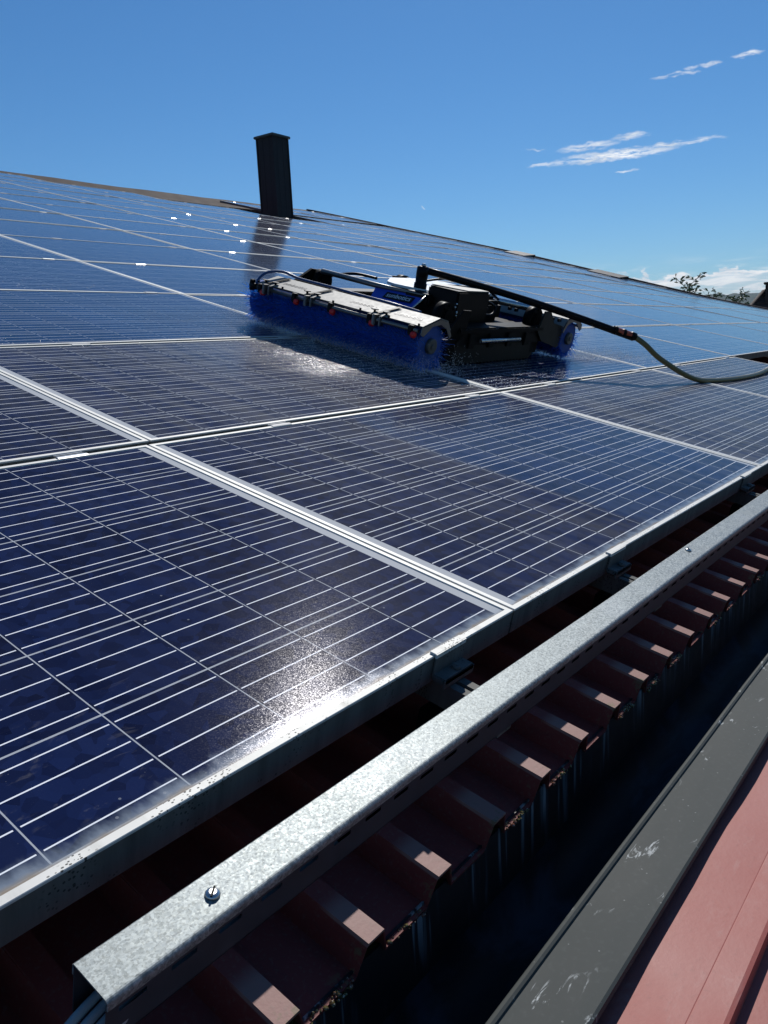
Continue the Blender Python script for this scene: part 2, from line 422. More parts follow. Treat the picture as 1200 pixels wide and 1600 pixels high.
def make_moss():
    mt, q, b = material('moss_and_grit')
    rp = q.n('ShaderNodeNewGeometry').outputs['Position']
    n1 = q.noise(rp, 90.0, 3.0)
    n2 = q.noise(rp, 22.0, 2.0)
    c = q.mix(q.step(n1, 0.35, 0.65), (0.05, 0.045, 0.015), (0.20, 0.16, 0.06))
    c = q.mix(q.step(n2, 0.5, 0.6), c, (0.16, 0.075, 0.05))
    sp = q.m('LESS_THAN', q.voro(rp, 240.0, 0), 0.22)  # pale flecks paint sunlit wet sparkle onto the moss
    c = q.mix(q.m('MULTIPLY', sp, 0.5), c, (0.6, 0.58, 0.5))
    P(q, b, Base_Color=c, Roughness=0.22)
    return mt
M['moss'] = make_moss()

M['tray_shade'] = plain('shaded_tray_steel', (0.042, 0.047, 0.060), 0.55, 0.2, 0.35, 40)  # galvanised tray body, the shade on its side painted as darker steel
M['brush_blue'] = plain('blue_bristles', (0.012, 0.11, 0.50), 0.45, 0, 0.5, 60)
_nt = M['brush_blue'].node_tree
_q = G(_nt)
_tr = _q.n('ShaderNodeBsdfTranslucent'); _tr.inputs[0].default_value = (0.03, 0.24, 0.85, 1)
_ms = _q.n('ShaderNodeMixShader'); _ms.inputs[0].default_value = 0.5
_b = [n for n in _nt.nodes if n.type == 'BSDF_PRINCIPLED'][0]; _o = [n for n in _nt.nodes if n.type == 'OUTPUT_MATERIAL'][0]
_nt.links.new(_b.outputs[0], _ms.inputs[1]); _nt.links.new(_tr.outputs[0], _ms.inputs[2]); _nt.links.new(_ms.outputs[0], _o.inputs[0])
M['brush_core'] = plain('blue_brush_core', (0.006, 0.055, 0.27), 0.6, 0, 0.5, 120, 0.3)
M['hub_grey'] = plain('grey_hub', (0.06, 0.06, 0.058), 0.5)
M['cover_alu'] = plain('brushed_cover_aluminium', (0.20, 0.20, 0.185), 0.6, 0.1, 0.12, 60, 0.1)
M['white_plate'] = plain('white_plate', (0.75, 0.75, 0.73), 0.3)
M['black'] = plain('black_plastic', (0.004, 0.004, 0.005), 0.42, 0, 0.3, 30, 0, 0.12)
M['black_metal'] = plain('black_painted_metal', (0.004, 0.004, 0.0045), 0.45, 0.0, 0.3, 30, 0, 0.05)
M['dark_steel'] = plain('dark_steel', (0.16, 0.16, 0.155), 0.32, 0.8)
M['steel'] = plain('bright_steel', (0.55, 0.55, 0.54), 0.25, 0.95)
M['olive'] = plain('olive_grey_plate', (0.022, 0.021, 0.017), 0.55, 0.0, 0.2, 30, 0, 0.2)
M['blue_plate'] = plain('blue_painted_plate', (0.008, 0.05, 0.42), 0.35, 0.0, 0.1)
M['red_nozzle'] = plain('red_nozzle', (0.55, 0.012, 0.012), 0.4)
M['orange'] = plain('orange_red_plastic', (0.42, 0.06, 0.02), 0.45)
M['blue_hose'] = plain('blue_water_tube', (0.01, 0.05, 0.16), 0.3)
M['hose'] = plain('olive_garden_hose', (0.125, 0.105, 0.035), 0.42, 0, 0.2)
M['cable_grey'] = plain('grey_cable', (0.32, 0.33, 0.33), 0.5)
M['letter_white'] = plain('white_lettering', (0.75, 0.76, 0.78), 0.5)
M['letter_grey'] = plain('grey_lettering', (0.09, 0.09, 0.085), 0.5)
M['chimney'] = plain('black_fibre_cladding', (0.006, 0.006, 0.008), 0.7, 0, 0.4, 12, 0.2)
M['chimney_cap'] = plain('dark_green_grey_cap', (0.05, 0.065, 0.06), 0.5)
M['render'] = plain('pale_wall_render', (0.45, 0.42, 0.36), 0.9, 0, 0.1, 4, 0.2)
M['tile_dark'] = plain('dark_brown_tiles', (0.026, 0.013, 0.011), 0.8, 0, 0.4, 14, 0.4)
M['ridge'] = plain('dark_brown_ridge_sheet', (0.05, 0.032, 0.026), 0.85, 0, 0.4, 3, 0.1, 0.15)
M['clamp'] = plain('clamp_aluminium', (0.60, 0.59, 0.56), 0.34, 0.85, 0.1, 40)
_q = G(M['clamp'].node_tree)                     # most clamps have weathered dull, a few are still bright
_b = [n for n in M['clamp'].node_tree.nodes if n.type == 'BSDF_PRINCIPLED'][0]
_r = _q.n('ShaderNodeObjectInfo').outputs['Random']
P(_q, _b, Roughness=_q.m('SUBTRACT', 0.72, _q.m('MULTIPLY', _q.m('LESS_THAN', _r, 0.32), 0.42)), Metallic=_q.m('MULTIPLY_ADD', _q.m('LESS_THAN', _r, 0.32), 0.7, 0.15))
M['bark'] = plain('bark', (0.09, 0.065, 0.045), 0.9, 0, 0.4, 20, 0.5)
M['window'] = plain('window_glass', (0.02, 0.025, 0.03), 0.08)

def make_leaf():
    mt, q, b = material('leaf_green')
    info = q.n('ShaderNodeNewGeometry')
    rnd = info.outputs['Random Per Island']
    c = q.mix(rnd, (0.022, 0.05, 0.012), (0.085, 0.14, 0.035))
    P(q, b, Base_Color=c, Roughness=0.5)
    b.inputs['Transmission Weight'].default_value = 0.0
    b.inputs['Subsurface Weight'].default_value = 0.0
    return mt
M['leaf'] = make_leaf()

def make_ground():
    mt, q, b = material('meadow')
    rp = q.n('ShaderNodeNewGeometry').outputs['Position']
    n1 = q.noise(rp, 0.01, 4.0)
    n2 = q.noise(rp, 1.5, 5.0)
    c = q.mix(n1, (0.045, 0.075, 0.02), (0.10, 0.115, 0.04))
    c = q.mix(q.m('MULTIPLY', n2, 0.5), c, (0.05, 0.07, 0.02))
    P(q, b, Base_Color=c, Roughness=0.9)
    return mt
M['ground'] = make_ground()

def make_hill():
    mt, q, b = material('forested_hill')
    rp = q.n('ShaderNodeNewGeometry').outputs['Position']
    n1 = q.noise(rp, 0.03, 5.0, 0.7)
    c = q.mix(q.step(n1, 0.35, 0.7), (0.018, 0.034, 0.020), (0.045, 0.07, 0.036))
    P(q, b, Base_Color=c, Roughness=0.95)
    b.inputs['Specular IOR Level'].default_value = 0.1
    return mt
M['hill'] = make_hill()

def make_water():
    mt, q, b = material('water_drops')
    P(q, b, Base_Color=(0.85, 0.9, 0.95), Roughness=0.22)
    b.inputs['Specular IOR Level'].default_value = 0.9
    b.inputs['Alpha'].default_value = 0.55
    return mt
M['water'] = make_water()

# ------------------------------------------------------------------ mesh helpers
class MB:
    """collects shapes in one mesh"""
    def __init__(s):
        s.v = []; s.f = []; s.mi = []; s.sm = []
    def add(s, verts, faces, mi=0, smooth=False):
        o = len(s.v)
        s.v += [tuple(p) for p in verts]
        for f in faces:
            s.f.append([i + o for i in f]); s.mi.append(mi); s.sm.append(smooth)
        return s
    def box(s, a, b, mi=0, mat=None):
        x0, y0, z0 = a; x1, y1, z1 = b
        vs = [Vector(p) for p in ((x0, y0, z0), (x1, y0, z0), (x1, y1, z0), (x0, y1, z0), (x0, y0, z1), (x1, y0, z1), (x1, y1, z1), (x0, y1, z1))]
        if mat is not None: vs = [mat @ p for p in vs]
        return s.add(vs, ((0, 3, 2, 1), (4, 5, 6, 7), (0, 1, 5, 4), (1, 2, 6, 5), (2, 3, 7, 6), (3, 0, 4, 7)), mi)
    def bbox(s, a, b, r=0.004, mi=0, mat=None):
        """box with chamfered edges"""
        bm = bmesh.new()
        bmesh.ops.create_cube(bm, size=1.0)
        c = [(a[i] + b[i]) / 2 for i in range(3)]; d = [b[i] - a[i] for i in range(3)]
        for p in bm.verts:
            p.co = Vector([c[i] + p.co[i] * d[i] for i in range(3)])
        bmesh.ops.bevel(bm, geom=list(bm.edges), offset=min(r, min(abs(x) for x in d) * 0.4), segments=2, affect='EDGES')
        bm.verts.index_update()
        vs = [p.co.copy() for p in bm.verts]
        if mat is not None: vs = [mat @ p for p in vs]
        s.add(vs, [[p.index for p in f.verts] for f in bm.faces], mi)
        bm.free()
        return s
    def sweep(s, prof, fn, n, close=True, cap=True, mi=0, smooth=False):
        """profile points pushed through fn(k, p) for k = 0..n"""
        k = len(prof); vs = []; fs = []
        for i in range(n + 1):
            vs += [fn(i, p) for p in prof]
        for i in range(n):
            for j in range(k if close else k - 1):
                a = i * k + j; b = i * k + (j + 1) % k
                fs.append((a, b, b + k, a + k))
        if cap and close:
            fs.append(tuple(range(k))[::-1]); fs.append(tuple(n * k + j for j in range(k)))
        return s.add(vs, fs, mi, smooth)
    def tube(s, pts, r, seg=10, mi=0, caps=True):
        pts = [Vector(p) for p in pts]
        rs = r if isinstance(r, (list, tuple)) else [r] * len(pts)
        up = Vector((0, 0, 1)); vs = []; fs = []
        prev = None
        for i, p in enumerate(pts):
            t = (pts[min(i + 1, len(pts) - 1)] - pts[max(i - 1, 0)]).normalized()
            if prev is None:
                a = t.cross(up if abs(t.z) < 0.9 else Vector((1, 0, 0))).normalized()
            else:
                a = (prev - t * prev.dot(t)).normalized()
            prev = a
            b = t.cross(a)
            for k in range(seg):
                an = 2 * math.pi * k / seg
                vs.append(p + (a * math.cos(an) + b * math.sin(an)) * rs[i])
        for i in range(len(pts) - 1):
            for k in range(seg):
                k2 = (k + 1) % seg
                fs.append((i * seg + k, i * seg + k2, (i + 1) * seg + k2, (i + 1) * seg + k))
        s.add(vs, fs, mi, True)
        if caps:
            o = len(s.v) - len(vs)
            s.f.append([o + k for k in range(seg)][::-1]); s.mi.append(mi); s.sm.append(False)
            e = o + (len(pts) - 1) * seg
            s.f.append([e + k for k in range(seg)]); s.mi.append(mi); s.sm.append(False)
        return s
    def ball(s, c, r, seg=8, rings=6, mi=0, sz=1.0, half=False):
        vs = []; fs = []
        c = Vector(c)
        lat0 = 0.0 if half else -math.pi / 2
        for i in range(rings + 1):
            la = lat0 + (math.pi / 2 - lat0) * i / rings
            for k in range(seg):
                lo = 2 * math.pi * k / seg
                vs.append(c + Vector((r * math.cos(la) * math.cos(lo), r * math.cos(la) * math.sin(lo), r * sz * math.sin(la))))
        for i in range(rings):
            for k in range(seg):
                k2 = (k + 1) % seg
                fs.append((i * seg + k, i * seg + k2, (i + 1) * seg + k2, (i + 1) * seg + k))
        return s.add(vs, fs, mi, True)
    def build(s, name, mats, parent=None, matrix=None):
        me = bpy.data.meshes.new(name)
        me.from_pydata(s.v, [], s.f)
        for mt in (mats if isinstance(mats, (list, tuple)) else [mats]):
            me.materials.append(mt)
        me.polygons.foreach_set('material_index', s.mi)
        me.polygons.foreach_set('use_smooth', s.sm)
        me.validate()
        me.update()
        o = bpy.data.objects.new(name, me)
        COL.objects.link(o)
        if parent is not None: o.parent = parent
        if matrix is not None: o.matrix_world = matrix
        return o

def smooth_path(pts, n=8):
    """Catmull-Rom through the points"""
    pts = [Vector(p) for p in pts]
    out = []
    for i in range(len(pts) - 1):
        p0 = pts[max(i - 1, 0)]; p1 = pts[i]; p2 = pts[i + 1]; p3 = pts[min(i + 2, len(pts) - 1)]
        for k in range(n):
            t = k / n
            out.append(0.5 * ((2 * p1) + (p2 - p0) * t + (2 * p0 - 5 * p1 + 4 * p2 - p3) * t * t + (3 * p1 - p0 - 3 * p2 + p3) * t ** 3))
    out.append(pts[-1])
    return out

def tag(o, label=None, cat=None, group=None, kind=None):
    if label: o['label'] = label
    if cat: o['category'] = cat
    if group: o['group'] = group
    if kind: o['kind'] = kind
    return o

def empty(name, matrix):
    o = bpy.data.objects.new(name, None)
    o.empty_display_size = 0.1
    COL.objects.link(o)
    o.matrix_world = matrix
    return o

def copy_tree(o, parent=None):
    c = o.copy()
    COL.objects.link(c)
    c.parent = parent
    for ch in list(o.children):
        copy_tree(ch, c)
    return c

# ------------------------------------------------------------------ the roof surface
WK = [0.01862, -0.00137, -0.01147, -0.01165, -0.00729, -0.00147, 0.00469, 0.00993, 0.011, 0.012, 0.013, 0.014, 0.015, 0.016, 0.017, 0.018]
GV = {-1: -.02, 0: -.02, 1: -.03, 2: -.05, 3: -.07, 4: -.085, 5: -.06, 6: -.035, 7: -.01, 8: .02, 9: .035, 10: .045, 11: .05, 12: .05, 13: .065, 14: .075, 15: .08, 16: .08}
ROWP, COLP, SHEAR = 1.02, 1.66, 0.0245 / 1.02

def H(u, v):
    k = max(-0.3, min(v / ROWP, 14.99))
    if k < 0:
        w = WK[0] + (WK[1] - WK[0]) * k
    else:
        i = int(k); w = WK[i] + (WK[i + 1] - WK[i]) * (k - i)
    if u > 0:
        vv = max(-1, min(v, 15.9)); i = math.floor(vv)
        w += (u / 14.94) ** 3 * (GV[i] + (GV[i + 1] - GV[i]) * (vv - i))
    return w

def RP(u, v, w=0.0):                            # roof point -> world
    return ROOF @ Vector((u, v, w))
def SP(u, v, dw=0.0):                           # point on (or dw off) the sagging panel surface -> world
    return ROOF @ Vector((u + SHEAR * v, v, H(u, v) + dw))

U0, U1, V1 = -2.6, 15.12, 15.2                  # roof extent
END_V, END_W = -0.18, -0.14                     # lower end of the sheet

# ------------------------------------------------------------------ ground, hills
gr = MB()
ring = [0, 30, 120, 500, 1600, 4000]
N = 48
vs = [(0, 0, -5.2)]; fs = []
for r in ring[1:]:
    for k in range(N):
        a = 2 * math.pi * k / N
        vs.append((r * math.cos(a), r * math.sin(a), -5.2))
for k in range(N):
    fs.append((0, 1 + k, 1 + (k + 1) % N))
for i in range(len(ring) - 2):
    for k in range(N):
        a = 1 + i * N + k; b = 1 + i * N + (k + 1) % N
        fs.append((a, a + N, b + N, b))
gr.add(vs, fs)
tag(gr.build('ground', M['ground']), kind='structure')

def hill(dist, a0, a1, elev, rough, seed, depth):
    rnd = random.Random(seed)
    mb = MB(); n = 420
    amp = [(rnd.uniform(2, 9), rnd.uniform(0, 6.28), rnd.uniform(0.3, 1)) for _ in range(6)]
    rows = 10
    vs = []; fs = []
    for i in range(n + 1):
        a = math.radians(a0 + (a1 - a0) * i / n)
        h = dist * math.tan(math.radians(elev))
        h *= 1 + 0.05 * sum(w * math.sin(f * a * 2 + p) for f, p, w in amp) / 3
        for j in range(rows + 1):
            t = j / rows
            prof = math.sin(t * math.pi / 2) ** 1.3
            rr = dist - depth * (1 - t)
            jit = rnd.uniform(-rough, rough) * prof
            vs.append((rr * math.cos(a) + 0.0, rr * math.sin(a), -5.5 + (h + 5) * prof + jit))
    for i in range(n):
        for j in range(rows):
            a = i * (rows + 1) + j
            fs.append((a, a + rows + 1, a + rows + 2, a + 1))
    mb.add(vs, fs)
    return mb.build('hills', M['hill'])
tag(hill(2300, -20, 75, 1.98, 3.0, 3, 1100), kind='structure')

# ------------------------------------------------------------------ the building: roof sheet, ridge, verge, gutter, wall, chimney
barn = empty('roofed_building', Matrix.Identity(4))
tag(barn, 'long low building with a red ribbed metal roof carrying the panels', 'building')

# trapezoidal sheet, ribs run up the slope
RIB = 0.1375
RIB0 = -0.566
DEP = 0.041
def rib_profile():
    k0 = math.floor((U0 - RIB0) / RIB); k1 = math.ceil((U1 - RIB0) / RIB)
    out = []
    for k in range(k0, k1):
        b = RIB0 + k * RIB
        out += [(b, 0.0), (b + 0.028, 0.0), (b + 0.043, -DEP), (b + 0.1265, -DEP)]
    return out
prof = rib_profile()
vlist = [END_V, 0.0, 0.3] + [ROWP * k for k in range(1, 15)] + [V1]
mb = MB()
vs = []; fs = []
k = len(prof)
for v in vlist:
    for (u, d) in prof:
        vs.append(RP(u + (SHEAR * v if v > 0 else 0), v, H(u, max(v, -0.2)) - WK[0] * max(0, 1 - max(v, 0) / 1.02) + END_W + d))
for i in range(len(vlist) - 1):
    for j in range(k - 1):
        a = i * k + j
        fs.append((a, a + 1, a + 1 + k, a + k))
# thickness at the eave: fold the lower edge under
o = len(vs)
for (u, d) in prof:
    vs.append(RP(u, END_V + 0.0005, END_W + d - 0.0022))
for (u, d) in prof:
    vs.append(RP(u, END_V + 0.3, END_W + d - 0.0022))
for j in range(k - 1):
    fs.append((j, o + j, o + j + 1, j + 1))
    fs.append((o + j, o + k + j, o + k + j + 1, o + j + 1))
mb.add(vs, fs)
sheet = mb.build('roof_sheet', M['redroof'], barn)

# ridge cap and far slope
mb = MB()
n = 24
def ridge_fn(i, p):
    u = U0 + (U1 + 0.06 - U0) * i / n
    wob = 0.006 * math.sin(i * 1.9) + 0.004 * math.sin(i * 0.7)
    return RP(u + SHEAR * V1, V1 + p[0], H(u, V1) + p[1] + wob + 0.05)
mb.sweep([(-0.55, -0.175), (0.0, -0.055), (0.20, -0.20), (0.20, -0.205), (0.0, -0.062), (-0.55, -0.182)], ridge_fn, n)
mb.build('ridge_cap', M['ridge'], barn)
mb = MB()
a, b = RP(U0, V1, -0.12), RP(U1, V1, -0.12)
mb.add([a, b, b + Vector((0, 9, -2.6)), a + Vector((0, 9, -2.6))], [(0, 1, 2, 3)])
mb.build('back_slope', M['redroof'], barn)
# verge flashing on the far gable, follows the warped surface
mb = MB()
vv = [END_V, 0.5] + [ROWP * k for k in range(1, 15)] + [V1]
def verge_fn(i, p):
    v = vv[i]; u = 14.96
    return RP(u + SHEAR * v + p[0], v, H(u, v) + p[1])
mb.sweep([(0.02, -0.15), (0.02, 0.0), (0.035, 0.022), (0.15, 0.022), (0.17, 0.01), (0.17, -0.25), (0.155, -0.25), (0.155, -0.15)], verge_fn, len(vv) - 1)
mb.build('verge_flashing', M['ridge'], barn)

# short raised plates along the far verge
for (pv, pl_) in ((5.95, 0.70), (8.15, 0.5)):
    vp = MB()
    vp.sweep([(14.5, 0.010), (14.99, 0.050), (14.99, 0.026), (14.5, -0.006)], lambda i, p: RP(p[0] + SHEAR * (pv + pl_ * i), pv + pl_ * i, H(p[0], pv + pl_ * i) + p[1]), 1)
    vp.build('verge_plate', M['chimney'], barn)

# gutter (level in world space, runs along the eave)
GY, GZ = -0.1225, -0.372                         # back wall, floor
GX0, GX1 = -2.6, 15.3
LIPZ, LIP_IN, LIP_OUT = -0.200, -0.288, -0.371
nseg = 60
gut = MB()
def gx(i): return GX0 + (GX1 - GX0) * i / nseg
ZA = -0.318
gut.sweep([(GY + 0.003, -0.214), (GY, -0.214), (GY, ZA), (GY + 0.003, ZA)], lambda i, p: Vector((gx(i), p[0] , p[1])), nseg)
gut.sweep([(LIP_IN - 0.002, LIPZ - 0.003), (LIP_IN + 0.001, LIPZ - 0.003), (LIP_IN + 0.004, ZA), (LIP_IN + 0.001, ZA)], lambda i, p: Vector((gx(i), p[0], p[1])), nseg)
gutter = gut.build('gutter', M['gutter'], barn)
fl = MB()
rad = ZA - GZ
bow = [(GY - rad * (1 - math.cos(a * math.pi / 16)), ZA - rad * math.sin(a * math.pi / 16)) for a in range(9)]
bow += [(LIP_IN + 0.004 + rad * (1 - math.sin(a * math.pi / 16)), GZ + rad * (1 - math.cos(a * math.pi / 16))) for a in range(9)]
fl.sweep(bow, lambda i, p: Vector((gx(i), p[0], p[1])), nseg, close=False, cap=False, smooth=True)
fl.build('gutter_floor', M['gutter_floor'], gutter)

# grey metal edge strip in front of the gutter, a rolled lip on the gutter side
rnd = random.Random(5)
wob = [rnd.uniform(-1, 1) for _ in range(nseg + 1)]
st = MB()
prof_s = [(LIP_IN + 0.002, LIPZ - 0.010), (LIP_IN + 0.002, LIPZ + 0.001), (LIP_IN, LIPZ + 0.0035), (LIP_IN - 0.004, LIPZ + 0.0045), (LIP_IN - 0.007, LIPZ + 0.003), (LIP_IN - 0.008, LIPZ),
          (LIP_OUT + 0.003, LIPZ + 0.0005), (LIP_OUT, LIPZ - 0.0015), (LIP_OUT, LIPZ - 0.010), (LIP_OUT + 0.004, LIPZ - 0.010), (LIP_OUT + 0.004, LIPZ - 0.004), (LIP_IN - 0.003, LIPZ - 0.004), (LIP_IN - 0.002, LIPZ - 0.010)]
st.sweep(prof_s, lambda i, p: Vector((gx(i), p[0] + 0.0009 * wob[i], p[1])), nseg)
st.build('edge_strip', M['zinc'], barn)

# red coping sheet below it: slight crease, then a step down to a lower lap
cp = MB()
RZ = LIPZ - 0.022
nsg = 240
rnd = random.Random(11)
ph = [rnd.uniform(0, 6.28) for _ in range(4)]
def cop(i, p):
    x = GX0 + (GX1 - GX0) * i / nsg
    wv = 0.0018 * math.sin(x * 9 + ph[0]) + 0.0012 * math.sin(x * 23 + ph[1])
    wv *= p[2]
    return Vector((x, p[0], p[1] + wv))
ya = [(LIP_IN - 0.02, 1.0), (LIP_OUT, 1.0), (-0.385, 1.0), (-0.400, 0.8), (-0.415, 0.5), (-0.428, 0.2), (-0.4385, 0.0)]
cp.sweep([(y_, RZ, a_) for y_, a_ in ya], cop, nsg, close=False, cap=False, smooth=True)
cp.sweep([(-0.4385, RZ, 0), (-0.4396, RZ - 0.0003, 0), (-0.4408, RZ, 0)], cop, nsg, close=False, cap=False)
cp.sweep([(-0.4408, RZ, 0), (-0.4700, RZ + 0.0005, 0), (-0.4745, RZ - 0.001, 0), (-0.4750, RZ - 0.020, 0),
          (-0.56, RZ - 0.022, 0), (-0.66, RZ - 0.025, 0), (-0.665, RZ - 0.072, 0), (-1.10, RZ - 0.09, 0), (-1.11, RZ - 0.35, 0)], cop, nsg, close=False, cap=False)
cp.build('coping_sheet', M['red'], barn)

# walls below
wl = MB()
wl.box((U0 + 0.3, -1.05, -5.3), (14.8, -0.30, -0.36))
wl.box((U0 + 0.3, -0.30, -5.3), (14.8, 0.0, -0.40))
wl.add([RP(U0 + .3, 0.0, -.3), RP(14.8, 0.0, -.3), RP(14.8, V1, -.3), RP(U0 + .3, V1, -.3)], [(3, 2, 1, 0)])
zt = RP(14.8, V1, -.3)
for xx in (U0 + 0.3, 14.8):
    wl.add([(xx, 0.0, -5.3), (xx, zt.y + 9, -5.3), (xx, zt.y + 9, zt.z - 2.6), (xx, zt.y, zt.z), (xx, 0.0, -0.29)], [(0, 1, 2, 3, 4)])
wl.build('wall', M['render'], barn)

# moss and grit caught in the valley ends
for part in range(1):
    ms = MB(); rnd = random.Random(21)
    kk0 = math.floor((-1.7 - RIB0) / RIB); kk1 = math.ceil((6.0 - RIB0) / RIB)
    for kq in range(kk0, kk1):
        b0 = RIB0 + kq * RIB
        near = abs(b0 + 0.2) < 1.6
        fill = rnd.choice((0.0, 0.15, 0.4, 0.7, 1.0))
        for _ in range(int((70 if near else 14) * fill)):
            u = b0 + 0.046 + rnd.random() * 0.073
            v = END_V - 0.004 + 0.012 * rnd.random()
            r = rnd.choice((0.0010, 0.0014, 0.0018, 0.0024, 0.0036))
            c = RP(u, v, END_W - DEP + 0.001 + 0.004 * rnd.random())
            ms.ball(c, r, 5, 3, 0, rnd.uniform(0.4, 1.0))
    tag(ms.build('moss', M['moss']), 'moss and grit caught in the valleys at the lower ends of the red roof sheet', 'moss', kind='stuff')

# chimney stands through the roof near the ridge
CH = RP(11.62, 12.42, -0.16)
chim = MB()
s = 0.225
zb = CH.z - 0.4; zt = CH.z + 1.66
rot = Matrix.Translation((CH.x, CH.y, 0)) @ Matrix.Rotation(R(2), 4, 'Z')
chim.box((-s, -s, zb), (s, s, zt), mat=rot)
for fx in (-0.11, 0.06):                        # standing seams of the cladding
    chim.box((fx - 0.005, -s - 0.004, zb), (fx + 0.005, -s + 0.002, zt - 0.01), mat=rot)
    chim.box((-s - 0.004, fx - 0.005, zb), (-s + 0.002, fx + 0.005, zt - 0.01), mat=rot)
for sx in (-1, 1):
    for sy in (-1, 1):
        chim.box((sx * s - 0.015, sy * s - 0.015, zb), (sx * s + 0.015, sy * s + 0.015, zt - 0.005), mat=rot)
chimney = chim.build('chimney', M['chimney'], barn)
cap = MB()
e = s + 0.05
cap.bbox((-e, -e, zt), (e, e, zt + 0.05), 0.012, mat=rot)
cap.build('chimney_cap', M['chimney_cap'], chimney)
fls = MB()
fls.bbox((-s - 0.10, -s - 0.16, -0.02), (s + 0.10, s + 0.10, 0.05), 0.015, mat=Matrix.Translation(RP(11.62, 12.42, -0.12)) @ Matrix.Rotation(PITCH, 4, 'X') @ Matrix.Rotation(R(2), 4, 'Z'))
fls.build('chimney_flashing', M['black_metal'], chimney)

# ------------------------------------------------------------------ solar panels
PW, PH, LIP, FH = 1.655, 1.000, 0.0105, 0.046
GLASS_Z = -0.0022
def frame_mesh(mb):
    prof = [(0.0, -FH), (0.0, -0.0008), (0.0008, 0.0), (LIP, 0.0), (LIP, GLASS_Z - 0.0005), (0.0045, GLASS_Z - 0.0007), (0.0045, -FH + 0.002), (0.026, -FH + 0.002), (0.026, -FH)]
    k = len(prof)
    corners = [((0, 0), (1, 1)), ((PW, 0), (-1, 1)), ((PW, PH), (-1, -1)), ((0, PH), (1, -1))]
    for i in range(4):
        (c0, d0), (c1, d1) = corners[i], corners[(i + 1) % 4]
        vs = [Vector((c0[0] + d0[0] * p[0], c0[1] + d0[1] * p[0], p[1])) for p in prof]
        vs += [Vector((c1[0] + d1[0] * p[0], c1[1] + d1[1] * p[0], p[1])) for p in prof]
        mb.add(vs, [(j, (j + 1) % k, k + (j + 1) % k, k + j) for j in range(k)])
def glass_mesh(mb):
    mb.box((0.005, 0.005, GLASS_Z - 0.005), (PW - 0.005, PH - 0.005, GLASS_Z))

RAILS = (0.44, 1.46)                            # rail offsets inside each panel
def mid_clamp(mb, x):
    # a pressed cap over the gap to the next row, on two legs with a bolt
    y0, y1, kk = PH - 0.0100, PH + 0.0060, 8
    arc = []
    for i in range(kk + 1):
        t = -1 + 2 * i / kk
        arc.append((y0 + (y1 - y0) * i / kk, 0.0006 + 0.0019 * (1 - t * t)))
    arc += [(y1, 0.0001), (y0, 0.0001)]
    mb.sweep(arc, lambda i, p: Vector((x - 0.036 + 0.072 * i, p[0], p[1])), 1, smooth=False)
    mb.box((x - 0.034, PH + 0.004, -FH + 0.002), (x + 0.034, PH + 0.007, 0.0008))
    mb.box((x - 0.034, PH + 0.013, -FH + 0.002), (x + 0.034, PH + 0.016, 0.0008))
    mb.tube([(x, PH + 0.01, -0.03), (x, PH + 0.01, -0.012)], 0.0062, 6)
def end_clamp(mb, x):
    # hook over the lower frame, web down its face and a foot with a bolt
    mb.bbox((x - 0.040, -0.003, 0.0005), (x + 0.040, 0.0095, 0.0035), 0.0008)
    mb.box((x - 0.040, -0.0045, -0.034), (x + 0.040, -0.0016, 0.0032))
    mb.bbox((x - 0.040, -0.026, -0.0400), (x + 0.040, -0.002, -0.0300), 0.002)
    mb.box((x - 0.040, -0.026, -FH + 0.001), (x + 0.040, -0.022, -0.032))
    mb.tube([(x + 0.004, -0.0155, -0.031), (x + 0.004, -0.0155, -0.024)], 0.0075, 6)
    mb.tube([(x + 0.004, -0.0155, -0.0245), (x + 0.004, -0.0155, -0.0225)], 0.0042, 8)

pf = empty('solar_panel', Matrix.Identity(4))
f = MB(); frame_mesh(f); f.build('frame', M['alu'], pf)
gmb = MB(); glass_mesh(gmb); gmb.build('glass', M['cells'], pf)
for xr in RAILS:
    c_ = MB(); mid_clamp(c_, xr); c_.build('clamp', M['clamp'], pf)
# lowest row carries end clamps as well
pl = copy_tree(pf)
for xr in RAILS:
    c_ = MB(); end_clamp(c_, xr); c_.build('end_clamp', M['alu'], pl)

ORD = ['lowest', 'second', 'third', 'fourth', 'fifth', 'sixth', 'seventh', 'eighth', 'ninth', 'tenth', 'eleventh', 'twelfth', 'thirteenth', 'fourteenth', 'fifteenth']
def col_words(c):
    # counted along the row from the sloping far edge of the roof
    return ['far edge of the roof', 'second from the far roof edge', 'third from the far roof edge', 'fourth from the far roof edge', 'fifth from the far roof edge', 'sixth from the far roof edge',
            'seventh from the far roof edge', 'eighth from the far roof edge', 'ninth from the far roof edge', 'tenth from the far roof edge'][8 - c]
SPECIAL = {
    (0, -1): 'dark blue solar panel nearest the camera, sun glare at its silty lower edge',
    (0, 0): 'blue solar panel with a curved wipe mark across its dust, beside the cable tray',
    (0, 1): 'dusty grey solar panel under the olive hose where its shadow falls',
    (0, 2): 'dusty grey end panel of the lowest row where the hose leaves the roof',
    (1, -1): 'dusty dark solar panel behind the nearest panel, wedge cut by the left picture edge',
    (1, 0): 'brownish wet solar panel directly in front of the long blue brush',
    (1, 1): 'dark solar panel lying in the shadow of the cleaning robot',
    (1, 2): 'clean blue solar panel beside the robot with spray trailing across it',
}
rows = {}
def rows_for(c):
    if c <= 3: return 14
    if c == 4: return 13
    if c == 5: return 12
    if c == 6: return 11
    return 12
